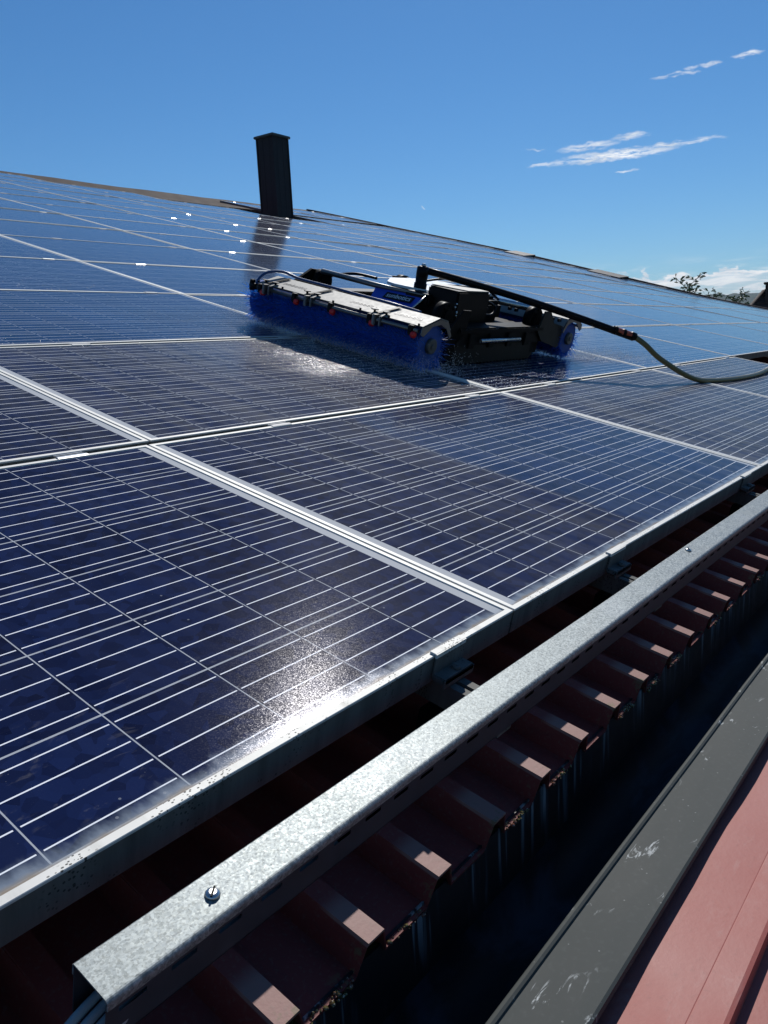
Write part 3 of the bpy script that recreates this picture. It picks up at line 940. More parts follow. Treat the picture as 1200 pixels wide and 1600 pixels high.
def place_panel(r, c, dv=0.0):
    v0 = ROWP * r + 0.010 + dv if r else -0.004
    sy = 1.0 if r else 1.010
    u0 = COLP * c + 0.0025
    p0 = Vector((u0 + SHEAR * v0, v0, H(u0, v0)))
    p1 = Vector((u0 + PW + SHEAR * v0, v0, H(u0 + PW, v0)))
    p2 = Vector((u0 + SHEAR * v0, v0 + PH * sy, H(u0, v0 + PH * sy)))
    x = (p1 - p0).normalized(); y = (p2 - p0); y = (y - x * y.dot(x)).normalized(); z = x.cross(y)
    rs = random.Random(r * 31 + c)
    tilt = Matrix.Rotation(rs.uniform(-.0040, .0040), 4, 'X') @ Matrix.Rotation(rs.uniform(-.0022, .0022), 4, 'Y') if r > 1 else Matrix.Identity(4)
    mat = Matrix((x, y, z)).transposed().to_4x4()
    mat.translation = p0
    return ROOF @ mat @ tilt @ Matrix.Diagonal((1, sy, 1, 1))
first = {True: pl, False: pf}
used = {True: False, False: False}
def put_panel(r, c, dv=0.0, label=None):
    low = r == 0
    o = first[low] if not used[low] else copy_tree(first[low])
    used[low] = True
    o.matrix_world = place_panel(r, c, dv)
    lb = SPECIAL.get((r, c)) if dv == 0 else label
    if lb is None:
        lb = 'blue solar panel, %s row up from the gutter, %s' % (ORD[r], col_words(c) if c < 8 else 'at the far edge of the roof')
    tag(o, lb, 'solar panel', 'solar panels on the roof')
for c in range(-1, 3): put_panel(0, c)
for c in range(-1, 9):
    if c < 0: rng = range(1, 4)
    elif c == 0: rng = range(1, 10)
    elif c == 1: rng = range(1, 13)
    else: rng = range(1, rows_for(c))
    for r in rng: put_panel(r, c)
for c in (7, 8):
    for r in (12, 13):
        put_panel(r, c, 0.42, 'blue solar panel above the dark gap, %s, %s' % ('topmost' if r == 13 else 'lower of two', 'at the far edge' if c == 8 else 'next to the chimney'))

# mounting rails under the panels, their sawn ends stick out below the lowest row
def rail(u, v0, v1):
    mb = MB()
    ks = sorted(set([v0] + [ROWP * k for k in range(0, 15) if v0 < ROWP * k < v1] + [v1]))
    def fn(i, p):
        v = ks[i]
        return RP(u + SHEAR * max(v, 0) + p[0], v, H(u, v) - FH - 0.002 + p[1])
    pr = [(-0.020, -0.040), (0.020, -0.040), (0.020, 0.0), (0.0045, 0.0), (0.0045, -0.012), (-0.0045, -0.012), (-0.0045, 0.0), (-0.020, 0.0)]
    mb.sweep(pr, fn, len(ks) - 1)
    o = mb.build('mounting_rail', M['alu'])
    # foot on the sheet under the eave end
    ft = MB()
    m4 = ROOF @ Matrix.Translation((u + SHEAR * max(v0, 0), v0 + 0.10, H(u, v0) - FH - 0.042))
    ft.bbox((-0.045, -0.022, -0.055), (0.045, 0.022, -0.002), 0.004, mat=m4)
    ft.box((-0.06, -0.030, -0.075), (0.06, 0.030, -0.055), mat=m4)
    ft.tube([m4 @ Vector((-0.03, -0.022, -0.03)), m4 @ Vector((-0.03, -0.034, -0.03))], 0.009, 6)
    ft.build('rail_foot', M['black_metal'], o)
    return o
rl = 0
for c in range(-1, 9):
    for i, off in enumerate(RAILS):
        u = COLP * c + off
        v0 = -0.122 if c <= 2 else 0.93
        o = rail(u, v0, ROWP * (rows_for(c)) - 0.05)
        if c == -1:
            lb = 'silver rail end under the cable tray below the nearest panel' if i else 'silver rail under the nearest panel, hidden at its left part'
        elif c == 0:
            lb = 'silver rail end by the tray, below the wiped panel, %s the lid screw' % ('beyond' if i else 'just short of')
        elif c <= 2:
            lb = 'silver rail end by the tray, below the %s lowest-row panel, %s one' % (('third', 'last')[c - 1], ('nearer', 'farther')[i])
        else:
            lb = 'silver rail under the panel column %s, %s one' % (col_words(c) if c < 8 else 'at the far edge', ('nearer', 'farther')[i])
        tag(o, lb, 'mounting rail', 'aluminium rails under the panels')

# ------------------------------------------------------------------ cable tray along the eave
T_IN, T_OUT, T_TOP, T_BOT = -0.0975, -0.1455, 0.030, -0.024
TX0, TX1 = -0.877, 5.6
tray_m = ROOF @ Matrix.Translation((TX0, 0, 0))
tray = empty('cable_tray', tray_m)
tag(tray, 'long galvanised cable tray with slotted side running along the eave below the panels', 'cable tray')
TL = TX1 - TX0
def local(mb, name, mt, parent):
    return mb.build(name, mt, parent)
lid = MB()
rr = 0.005
pr = [(T_IN, T_TOP - 0.012), (T_IN, T_TOP - 0.002), (T_IN - 0.002, T_TOP), (T_OUT + rr, T_TOP)]
for k_ in range(1, 6):
    an = k_ / 5 * math.pi / 2
    pr.append((T_OUT + rr - rr * math.sin(an), T_TOP - rr + rr * math.cos(an)))
pr += [(T_OUT, T_TOP - 0.010), (T_OUT + 0.0015, T_TOP - 0.010), (T_OUT + 0.0015, T_TOP - 0.004), (T_OUT + rr, T_TOP - 0.0016), (T_IN - 0.0018, T_TOP - 0.0016), (T_IN - 0.0016, T_TOP - 0.012)]
nl = 30
rnd = random.Random(4)
lw = [rnd.uniform(-1, 1) * 0.0005 for _ in range(nl + 1)]
lid.sweep(pr, lambda i, p: Vector((TL * i / nl, p[0] + lw[i], p[1] + lw[-1 - i] * 0.6)), nl)
local(lid, 'lid', M['galv'], tray)
# slotted outer side, slots are real openings
sd = MB()
y = T_OUT + 0.0022
ztop, zbot, za, zb_ = T_TOP - 0.002, T_BOT, 0.0070, 0.0125
pitch_s, slot_w = 0.0505, 0.026
ns = int(TL / pitch_s)
def quad(x0, x1, z0, z1):
    sd.add([(x0, y, z0), (x1, y, z0), (x1, y, z1), (x0, y, z1)], [(0, 1, 2, 3)])
quad(0, TL, zbot, za); quad(0, TL, zb_, ztop)
x_prev = 0.0
for i in range(ns):
    xs = 0.012 + i * pitch_s
    quad(x_prev, xs, za, zb_)
    x_prev = xs + slot_w
quad(x_prev, TL, za, zb_)
sd.box((0, T_OUT + 0.0022, T_BOT), (TL, T_IN - 0.003, T_BOT + 0.0015))
sd.box((0, T_IN - 0.0035, T_BOT + 0.0015), (TL, T_IN - 0.0022, T_TOP - 0.004))
local(sd, 'tray_body', M['tray_shade'], tray)
def screw(x, yy):
    s_ = MB()
    s_.tube([(x, yy, T_TOP), (x, yy, T_TOP + 0.0012), (x, yy, T_TOP + 0.003), (x, yy, T_TOP + 0.0042)], [0.0065, 0.0072, 0.0062, 0.0035], 14)
    mt4 = Matrix.Translation((x, yy, T_TOP + 0.0038)) @ Matrix.Rotation(R(35), 4, 'Z')
    s_.box((-0.0058, -0.0009, -0.001), (0.0058, 0.0009, 0.0011), 1, mt4)
    s_.build('screw', [M['steel'], M['black_metal']], tray)
screw(-0.7555 - TX0, -0.1217); screw(0.572 - TX0, -0.112); screw(2.2 - TX0, -0.12); screw(3.9 - TX0, -0.12)

# cables coming out of the near end of the tray
for i, (dy, dz, lb) in enumerate(((-0.004, -0.004, 'outermost grey cable hanging from the open end of the tray'), (-0.014, -0.006, 'grey cable second from the outer side at the tray end'),
                                  (-0.023, -0.009, 'grey cable innermost of the bright ones at the tray end'), (-0.031, -0.014, 'thin grey cable half hidden behind the others at the tray end'))):
    cb = MB()
    y0 = -0.118 + dy + 0.012
    pts = [(-0.60, y0, 0.002 + dz * 0.3), (-0.80, y0, 0.001 + dz * 0.4), (-0.885, y0 - 0.006, -0.004 + dz), (-0.925, y0 - 0.022, -0.020 + dz), (-0.955, y0 - 0.038, -0.050 + dz), (-0.965, y0 - 0.045, -0.11)]
    cb.tube([RP(*p) for p in smooth_path(pts, 6)], 0.0042, 10)
    tag(cb.build('cable', M['cable_grey']), lb, 'cable', 'grey cables at the tray end')

# ------------------------------------------------------------------ cleaning robot
RB = Vector((1.63, 1.34, -0.006))
robot = empty('cleaning_robot', ROOF @ Matrix.Translation(RB))
tag(robot, 'panel cleaning robot with two long blue roller brushes and a black mast', 'cleaning robot')
OFF = -RB + Vector((0, 0, -0.006))
class RM(MB):
    """robot mesh: points given in roof coordinates above the glass"""
    def done(s, name, mt, parent=robot):
        s.v = [tuple(Vector(p) + OFF) for p in s.v]
        return s.build(name, mt, parent)

def text_mesh(txt, size, depth, mat4, name, mt, parent, extra_off=True, xs=1.0):
    cu = bpy.data.curves.new(name, 'FONT')
    cu.body = txt; cu.size = size; cu.extrude = depth; cu.align_x = 'CENTER'; cu.align_y = 'CENTER'
    cu.resolution_u = 4
    tmp = bpy.data.objects.new('tmp', cu)
    COL.objects.link(tmp)
    dg = bpy.context.evaluated_depsgraph_get()
    me = bpy.data.meshes.new_from_object(tmp.evaluated_get(dg))
    COL.objects.unlink(tmp); bpy.data.objects.remove(tmp); bpy.data.curves.remove(cu)
    me.transform(mat4 @ Matrix.Diagonal((xs, 1, 1, 1)))
    if extra_off: me.transform(Matrix.Translation(OFF))
    me.name = name
    me.materials.clear(); me.materials.append(mt)
    o = bpy.data.objects.new(name, me)
    COL.objects.link(o); o.parent = parent
    return o

BR, BZ = 0.122, 0.108
V0B, V1B = 1.345, 2.355
def brush(u, seed):
    rnd = random.Random(seed)
    core = RM()
    core.tube([(u, V0B + 0.01, BZ), (u, V1B - 0.01, BZ)], 0.088, 28)
    nb_ = 15000
    vs = []; fs = []
    turns = 5.0
    for i in range(nb_):
        t = rnd.random()
        v = V0B + (V1B - V0B) * t
        a = rnd.random() * 2 * math.pi
        # tufts sit in helical rows
        if rnd.random() < 0.75:
            lane = round((a - t * turns * 2) / (2 * math.pi / 16))
            a = lane * 2 * math.pi / 16 + t * turns * 2 + rnd.gauss(0, 0.07)
        r1 = BR * rnd.uniform(0.92, 1.05)
        am = (a + math.pi) % (2 * math.pi) - math.pi
        if abs(am) < R(62): r1 = 0.083
        da = rnd.gauss(0.05, 0.10); dv_ = rnd.gauss(0, 0.010)
        if t < 0.02: dv_ -= abs(rnd.gauss(0, 0.012))
        if t > 0.98: dv_ += abs(rnd.gauss(0, 0.02))
        wd = rnd.uniform(0.0010, 0.0022)
        base = Vector((math.sin(a), 0, math.cos(a))); tip = Vector((math.sin(a + da), 0, math.cos(a + da)))
        side = Vector((math.cos(a), 0, -math.sin(a))) if rnd.random() < 0.5 else Vector((0, 1, 0))
        c = Vector((u, v, BZ))
        p0 = c + base * 0.080; p1 = c + tip * r1 + Vector((0, dv_, 0))
        if p1.z < 0.003: p1.x += (0.003 - p1.z) * 0.8; p1.z = 0.003
        o_ = len(vs)
        vs += [p0 - side * wd, p0 + side * wd, p1 + side * wd * 0.35, p1 - side * wd * 0.35]
        fs.append((o_, o_ + 1, o_ + 2, o_ + 3))
    core.mi = [1] * len(core.f)
    core.add(vs, fs, 0)
    b = core.done('brush', [M['brush_blue'], M['brush_core']])
    hb = RM()
    # ring of the axle end
    for (ve, sg) in ((V0B - 0.002, -1), (V1B + 0.004, 1)):
        hb = RM()
        hb.tube([(u, ve + 0.02 * -sg, BZ), (u, ve + 0.004 * sg, BZ), (u, ve + 0.005 * sg, BZ)], [0.032, 0.032, 0.027], 20)
        hb.tube([(u, ve, BZ), (u, ve + 0.010 * sg, BZ)], 0.012, 12)
        hb.done('hub', M['hub_grey'], b)
    return b
brush(1.63, 1); brush(2.92, 2)

def cover(u, sgn, detailed):
    """sheet-metal hood over a brush; sgn = +1 when its outer edge faces -u"""
    cv = RM()
    va, vb = 1.338, 2.285
    pr = [(-0.095, 0.192), (0.020, 0.225), (0.080, 0.214), (0.112, 0.175), (0.109, 0.174), (0.078, 0.211), (0.020, 0.2215), (-0.094, 0.1885)]
    cv.sweep([(u + sgn * p[0], p[1]) for p in pr], lambda i, p: Vector((p[0], va + (vb - va) * i / 2, p[1])), 2)
    c = cv.done('brush_hood', M['cover_alu'])
    # dark end cheeks with an arch over the bristles
    for vv_ in (va - 0.004, vb):
        ch = RM()
        outer = [(-0.104, 0.160), (-0.100, 0.186), (0.020, 0.219), (0.078, 0.209), (0.118, 0.150)]
        inner = [(0.106, 0.140), (0.075, 0.180), (0.03, 0.1985), (-0.03, 0.192), (-0.085, 0.150)]
        pts = [(u + sgn * p[0], p[1]) for p in outer + inner]
        ch.sweep(pts, lambda i, p: Vector((p[0], vv_ + 0.004 * i, p[1])), 1)
        ch.done('cheek_plate', M['dark_steel'], c)
    # spray bar under the outer edge
    bar = RM()
    bar.tube([(u - sgn * 0.106, va + 0.01, 0.172), (u - sgn * 0.106, vb + 0.01, 0.172)], 0.0085, 10)
    bar.done('spray_bar', M['dark_steel'], c)
    if not detailed:
        return c
    for sv in (2.231, 1.967, 1.576):
        stp = RM()
        d = Vector((0.115, 0.0, 0.033))
        p0 = Vector((u - 0.090, sv, 0.1965)); p1 = Vector((u + 0.012, sv - 0.035, 0.2265))
        q_ = (p1 - p0); side = Vector((0, 1, 0)) * 0.008; upv = Vector((-0.27, 0, 0.96)) * 0.003
        stp.add([p0 - side, p1 - side, p1 + side, p0 + side, p0 - side + upv, p1 - side + upv, p1 + side + upv, p0 + side + upv],
                ((0, 3, 2, 1), (4, 5, 6, 7), (0, 1, 5, 4), (1, 2, 6, 5), (2, 3, 7, 6), (3, 0, 4, 7)))
        stp.done('strap', M['black_metal'], c)
        for dv_ in (-0.035, 0.028):                        # toggle knobs either side of the strap
            ln = RM()
            ln.tube([(u - 0.078, sv + dv_, 0.197), (u - 0.078, sv + dv_, 0.207)], 0.005, 8)
            ln.tube([(u - 0.078, sv + dv_, 0.206), (u - 0.078, sv + dv_, 0.210)], 0.016, 12)
            ln.done('knob', M['black'], c)
        br_ = RM()
        br_.bbox((u - 0.125, sv - 0.014, 0.150), (u - 0.088, sv + 0.004, 0.194), 0.003)
        br_.bbox((u - 0.122, sv - 0.042, 0.152), (u - 0.094, sv - 0.030, 0.192), 0.003)
        br_.done('bracket', M['dark_steel'], c)
    for nv in (2.239, 2.022, 1.805, 1.583, 1.366):
        nzl = RM()
        nzl.bbox((u - 0.120, nv + 0.004, 0.150), (u - 0.098, nv + 0.028, 0.190), 0.003)
        nzl.done('nozzle_holder', M['black'], c)
        nd = RM()
        nd.tube([(u - 0.112, nv, 0.168), (u - 0.112, nv, 0.160), (u - 0.114, nv, 0.148), (u - 0.116, nv, 0.142)], [0.008, 0.014, 0.014, 0.008], 12)
        nd.done('nozzle', M['red_nozzle'], c)
    for k_ in range(7):
        bl = RM()
        vv_ = 1.36 + k_ * 0.155
        bl.tube([(u - 0.093, vv_, 0.190), (u - 0.093, vv_, 0.200)], 0.005, 6)
        bl.done('bolt', M['black_metal'], c)
    slope = math.atan2(0.033, 0.115)
    for tv in (2.11, 1.70, 1.455):
        # lettering lies on the sloping sheet, read from the outer side
        tm = Matrix.Translation((u - 0.038, tv, 0.2095)) @ Matrix.Rotation(-slope, 4, 'Y') @ Matrix.Rotation(R(-90), 4, 'Z')
        text_mesh('sunbotics', 0.038, 0.0002, tm, 'lettering', M['letter_grey'], c)
    return c
cover(1.63, 1, True)
cover(2.92, -1, False)

# chassis between the brushes
ch = RM()
ch.bbox((1.80, 1.47, 0.060), (2.74, 2.28, 0.150), 0.012)
ch.bbox((1.84, 1.352, 0.150), (2.62, 1.46, 0.176), 0.006)         # wet front shelf
ch.bbox((1.84, 2.22, 0.150), (2.62, 2.32, 0.176), 0.006)
ch.box((1.80, 1.362, 0.098), (2.70, 1.380, 0.165))
ch.bbox((1.82, 1.40, 0.03), (1.90, 1.47, 0.13), 0.004)
ch.bbox((2.60, 1.40, 0.03), (2.68, 1.47, 0.13), 0.004)
for uu in (1.93, 2.10, 2.27, 2.44):
    ch.bbox((uu, 1.352, 0.085), (uu + 0.05, 1.364, 0.15), 0.003)
ch.done('chassis', M['black_metal'])
hr = RM()
hr.tube([(2.00, 1.338, 0.122), (2.36, 1.338, 0.122)], 0.009, 10)
hr.done('handle', M['steel'])
# crawler tracks
for (ta, tb) in ((1.40, 1.52), (2.12, 2.24)):
    tr = RM()
    pth = []
    x0, x1, zr = 1.93, 2.60, 0.045
    for k_ in range(9):
        a = math.pi / 2 + math.pi * k_ / 8
        pth.append((x0 + zr * math.cos(a), 0.050 + zr * math.sin(a)))
    for k_ in range(9):
        a = -math.pi / 2 + math.pi * k_ / 8
        pth.append((x1 + zr * math.cos(a), 0.050 + zr * math.sin(a)))
    tr.sweep(pth, lambda i, p: Vector((p[0], ta + (tb - ta) * i, p[1])), 1)
    for k_ in range(22):
        xx = x0 + (x1 - x0) * k_ / 21
        tr.box((xx - 0.008, ta - 0.002, 0.001), (xx + 0.008, tb + 0.002, 0.008))
    tr.done('track', M['black'])

def slab(mb, top, th):
    """plate from its upper outline"""
    n_ = len(top); vs = [Vector(p) for p in top] + [Vector(p) - Vector((0, 0, th)) for p in top]
    fs = [tuple(range(n_)), tuple(range(n_, 2 * n_))[::-1]]
    for j in range(n_):
        fs.append((j, j + n_, (j + 1) % n_ + n_, (j + 1) % n_))
    mb.add(vs, fs)
bd = RM()
bd.bbox((2.06, 1.60, 0.150), (2.60, 1.90, 0.250), 0.02)
bd.done('body_shell', M['black'])
tp = RM()
slab(tp, [(2.00, 1.86, .277), (2.03, 1.93, .277), (2.22, 2.06, .277), (2.55, 2.08, .277), (2.62, 2.0, .277), (2.62, 1.66, .277), (2.08, 1.66, .277), (2.04, 1.70, .277)], 0.012)
tp.done('top_plate', M['white_plate'])
ur = RM()
slab(ur, [(2.01, 1.855, .2645), (2.23, 2.045, .2645), (2.54, 2.065, .2645), (2.60, 1.99, .2645), (2.60, 1.665, .2645), (2.05, 1.70, .2645)], 0.016)
ur.done('plate_rim', M['black_metal'])
# blue name plate, leaning back
npm = RM()
TL_, TR_, BRr, BL_ = Vector((1.93, 1.914, .2535)), Vector((1.93, 1.625, .2615)), Vector((1.865, 1.655, .199)), Vector((1.865, 1.887, .207))
nrm = (TR_ - TL_).cross(BL_ - TL_).normalized()
if nrm.x > 0: nrm = -nrm
th_ = nrm * 0.004
vsq = [TL_, TR_, BRr, BL_] + [p - th_ for p in (TL_, TR_, BRr, BL_)]
npm.add(vsq, ((0, 1, 2, 3), (7, 6, 5, 4), (0, 4, 5, 1), (1, 5, 6, 2), (2, 6, 7, 3), (3, 7, 4, 0)))
plate = npm.done('name_plate', M['blue_plate'])
ex = (TR_ - TL_).normalized()
ey = nrm.cross(ex)
if ey.z < 0: ey = -ey
ez = ex.cross(ey)
cen = (TL_ * 0.42 + TR_ * 0.58) * 0.52 + (BL_ * 0.42 + BRr * 0.58) * 0.48
bm4 = Matrix((ex, ey, ez)).transposed().to_4x4()
bm4.translation = cen + ez * 0.0012
lbm = RM()
lbm.bbox((-0.082, -0.021, -0.001), (0.082, 0.021, 0.0006), 0.0005, mat=bm4)
lbp = lbm.done('badge', M['black'], plate)
text_mesh('sunbotics', 0.043, 0.0002, bm4 @ Matrix.Translation((0, 0.001, 0.0012)), 'lettering', M['letter_white'], plate, xs=0.86)
fr = RM()
fr.tube([TL_ + Vector((0, 0.35, 0.008)), TL_ + Vector((0, 0, .004)), TR_ + Vector((0, -0.005, .003))], [0.013, 0.013, 0.004], 10)
fr.done('tie_rod', M['dark_steel'])
eg = RM()
eg.tube([TR_ + Vector((0, -0.004, 0.002)), BRr + Vector((0, -0.006, -0.004))], 0.005, 8)
eg.done('plate_edge', M['steel'])
# black gear box and drums of the brush arms
gb = RM()
gb.bbox((1.96, 1.47, 0.176), (2.235, 1.64, 0.312), 0.008)
gb.bbox((1.92, 1.60, 0.22), (2.12, 1.74, 0.272), 0.01)
gb.done('gear_box', M['black'])
tb_ = RM()
slab(tb_, [(1.97, 1.63, .318), (2.23, 1.63, .318), (2.23, 1.48, .316), (2.05, 1.48, .316)], 0.004)
tb_.done('box_lid', M['cover_alu'])
def drum(u, v, w, r, name='arm_drum'):
    d = RM()
    d.tube([(u, v, w), (u, v - 0.045, w)], r, 26)
    d.tube([(u, v - 0.045, w), (u, v - 0.052, w)], r * 0.55, 16)
    for k_ in range(8):
        a = k_ * math.pi / 4
        d.tube([(u + r * 0.78 * math.cos(a), v - 0.044, w + r * 0.78 * math.sin(a)), (u + r * 0.78 * math.cos(a), v - 0.050, w + r * 0.78 * math.sin(a))], 0.006, 6)
    return d.done(name, M['black_metal'])
drum(1.88, 1.50, 0.205, 0.060); drum(2.60, 1.44, 0.198, 0.062); drum(1.98, 2.33, 0.205, 0.058); drum(2.66, 2.33, 0.2, 0.06)
def arm(pts, v0, v1, mt='olive'):
    a = RM()
    a.sweep(pts, lambda i, p: Vector((p[0], v0 + (v1 - v0) * i, p[1])), 1)
    a.done('brush_arm', M[mt])
arm([(2.60, 0.250), (2.66, 0.250), (2.72, 0.190), (2.845, 0.172), (2.830, 0.075), (2.80, 0.062), (2.70, 0.085), (2.62, 0.10), (2.56, 0.15)], 1.352, 1.360)
arm([(1.86, 0.252), (1.92, 0.250), (1.90, 0.150), (1.80, 0.085), (1.745, 0.10), (1.76, 0.16)], 1.362, 1.370, 'black_metal')
arm([(1.80, 0.19), (1.93, 0.262), (2.04, 0.255), (2.06, 0.19), (1.95, 0.16)], 2.33, 2.345, 'black_metal')
arm([(2.60, 0.25), (2.70, 0.25), (2.84, 0.172), (2.80, 0.062), (2.60, 0.12)], 2.33, 2.338)
for (ua, ub) in ((1.69, 1.97), (2.58, 2.88)):
    for vv_ in (1.42, 2.30):
        pa = RM()
        pa.bbox((ua, vv_ - 0.012, 0.150), (ub, vv_ + 0.012, 0.182), 0.004)
        pa.done('cross_bar', M['black_metal'])
r2 = RM()
r2.tube([(2.66, 2.30, 0.236), (2.66, 1.44, 0.243)], 0.017, 12)
r2.done('tie_rod', M['steel'])
# little clips along the inner face of the far hood
for vv_ in (1.66, 1.62, 1.44, 1.40, 1.36):
    kp = RM()
    kp.box((2.775, vv_ - 0.006, 0.196), (2.80, vv_ + 0.006, 0.212))
    kp.done('clip', M['black'])
# mast and the stiff feed pole hanging from it
MS = Vector((2.06, 1.755, 0.0))
ms_ = RM()
ms_.tube([MS + Vector((0, 0, .255)), MS + Vector((0, 0, .300)), MS + Vector((0, 0, .301)), MS + Vector((0, 0, .335)), MS + Vector((0, 0, .336)), MS + Vector((0, 0, .372)), MS + Vector((0, 0, .378))],
         [0.031, 0.031, 0.027, 0.029, 0.0295, 0.0295, 0.018], 16)
mast = ms_.done('mast', M['black'])
cpx = RM()
cpx.tube([MS + Vector((0, 0, .377)), MS + Vector((0, 0, .390))], [0.014, 0.008], 10)
cpx.done('mast_cap', M['steel'], mast)
PE = Vector((2.875, 0.985, 0.196))
PS = MS + Vector((0.0, 0, .362))
def sag(t): return PS.lerp(PE, t) + Vector((0, 0, 0.012 * math.sin(math.pi * t)))
po = RM()
po.tube([sag(t / 12) for t in range(13)], [0.017] * 6 + [0.018] * 7, 14)
po.done('feed_pole', M['black'], mast)
# cables on the body
for pts, rr_ in (((( 2.24, 1.56, .25), (2.33, 1.55, .26), (2.40, 1.53, .235), (2.36, 1.52, .20), (2.25, 1.52, .205)), 0.006),
                 (((2.24, 1.54, .22), (2.30, 1.53, .245), (2.34, 1.53, .23), (2.24, 1.53, .21)), 0.004),
                 (((2.10, 2.05, .27), (2.06, 2.16, .272), (2.02, 2.26, .245), (2.03, 2.32, .22)), 0.007),
                 (((2.25, 1.90, .285), (2.45, 1.85, .315), (2.55, 1.72, .305), (2.58, 1.62, .255)), 0.006)):
    cbl = RM(); cbl.tube(smooth_path(pts, 8), rr_, 8); cbl.done('wire_loop', M['black'])
# blue feed tube arching over the end of the near hood
bh = RM()
bh.tube(smooth_path([(1.535, 2.300, .172), (1.55, 2.306, .205), (1.60, 2.300, .238), (1.66, 2.26, .247), (1.68, 2.17, .233), (1.685, 1.99, .231), (1.685, 1.80, .229), (1.69, 1.62, .227), (1.74, 1.50, .215)], 8), 0.0065, 10)
bh.done('feed_tube', M['blue_hose'])
ee = RM()
ee.tube([(1.524, 2.288, .172), (1.524, 2.326, .172)], 0.013, 12)
ee.bbox((1.515, 2.312, 0.150), (1.54, 2.330, 0.20), 0.003)
ee.done('elbow', M['black'])
# small parts that catch the sun on the body
sp_ = RM(); rnd = random.Random(9)
for _ in range(14):
    sp_ = RM()
    sp_.ball((1.90 + rnd.random() * 0.06, 1.46 + rnd.random() * 0.02, 0.17 + rnd.random() * 0.10), 0.005, 6, 4)
    sp_.done('fitting', M['steel'])

# ------------------------------------------------------------------ water hose and coupling
hose = empty('water_hose', ROOF @ Matrix.Translation(PE))
tag(hose, 'olive green water hose looping from the feed pole over the lowest panels', 'hose')
def hz(p): return tuple(Vector(p) - PE)
dirp = (PE - PS).normalized()
cq = MB()
a0 = PE - dirp * 0.115
cq.tube([hz(a0 + dirp * t) for t in (0.0, 0.018, 0.019, 0.05, 0.051, 0.066, 0.067, 0.098, 0.099, 0.125)], [0.021, 0.021, 0.018, 0.019, 0.021, 0.021, 0.019, 0.018, 0.021, 0.020], 14)
cq.mi = [1 if 2 <= (i // 14) <= 2 or 6 <= (i // 14) <= 6 else 0 for i in range(len(cq.f))]
cq.build('coupling', [M['black'], M['orange']], hose)
hs_ = MB()
hp = [PE + dirp * 0.005, PE + Vector((0.03, -0.06, -0.030)), (2.965, 0.872, 0.118), (3.04, 0.815, 0.078), (3.13, 0.762, 0.042), (3.24, 0.715, 0.018), (3.42, 0.680, 0.012), (3.62, 0.655, 0.012), (3.90, 0.640, 0.012), (4.16, 0.640, 0.014),
      (4.42, 0.655, 0.020), (4.68, 0.69, 0.018), (4.93, 0.72, 0.020), (5.06, 0.735, -0.005), (5.16, 0.75, -0.075), (5.6, 0.80, -0.100), (6.6, 0.85, -0.105)]
hs_.tube([hz(p) for p in smooth_path(hp, 8)], 0.0135, 12)
hs_.build('hose_line', M['hose'], hose)

# ------------------------------------------------------------------ water: drops on the glass and spray round the brushes
rnd = random.Random(33)
wd = MB()
def drop(u, v, r):
    c = RP(u, v, H(u - SHEAR * v, v) + GLASS_Z)
    wd.ball(c, r, 6, 2, 0, 0.5, half=True)
for _ in range(2600):                           # wet apron in front of the near brush
    v = rnd.uniform(1.06, 2.75)
    d = abs(rnd.gauss(0, 0.22))
    u = 1.50 - d - (0.15 if v < 1.4 else 0)
    if rnd.random() < math.exp(-d * 1.5): drop(u, v, rnd.uniform(0.0012, 0.0034))
for _ in range(900):                            # in the shade of the robot
    drop(rnd.uniform(1.6, 2.6), 1.02 + abs(rnd.gauss(0, 0.13)), rnd.uniform(0.0012, 0.003))
for _ in range(1500):                           # thrown out behind the far brush
    d = abs(rnd.gauss(0, 0.45))
    drop(3.02 + d, 1.36 - 0.22 * d + rnd.gauss(0, 0.05 + 0.05 * d) , rnd.uniform(0.0012, 0.0036))
for _ in range(700):
    drop(rnd.uniform(-0.3, 1.4), rnd.uniform(2.0, 3.6), rnd.uniform(0.0012, 0.003))
for _ in range(260):                            # beads standing on the robot's front shelf and hood
    wd.ball(RP(rnd.uniform(1.85, 2.61), rnd.uniform(1.355, 1.455), -0.012 + 0.176), rnd.uniform(0.0015, 0.0034), 6, 2, 0, 0.6, half=True)
tag(wd.build('water_drops', M['water']), 'water drops lying on the wet glass round the robot', 'water', kind='stuff')
sy = MB()
for _ in range(9000):
    v = rnd.uniform(1.28, 2.50)
    d = abs(rnd.gauss(0, 0.06))
    sy.ball(RP(1.555 - d, v, abs(rnd.gauss(0, 0.030)) + 0.002), rnd.uniform(0.0005, 0.0014), 4, 2)
for _ in range(900):
    sy.ball(RP(1.63 + rnd.gauss(0, 0.1), 1.31 - abs(rnd.gauss(0, 0.05)), abs(rnd.gauss(0, 0.04)) + 0.002), rnd.uniform(0.0007, 0.0017), 4, 2)
for _ in range(500):
    sy.ball(RP(1.60 + rnd.gauss(0, 0.08), 2.44 + abs(rnd.gauss(0, 0.05)), abs(rnd.gauss(0, 0.07)) + 0.002), rnd.uniform(0.0008, 0.0018), 4, 2)
for _ in range(2600):
    d = abs(rnd.gauss(0, 0.40))
    sy.ball(RP(3.03 + d, 1.37 - 0.2 * d + rnd.gauss(0, 0.03 + 0.07 * d), abs(rnd.gauss(0, 0.02)) + 0.002), rnd.uniform(0.0008, 0.0022), 4, 2)
tag(sy.build('spray', M['water']), 'fine water spray flying off the roller brushes', 'water', kind='stuff')

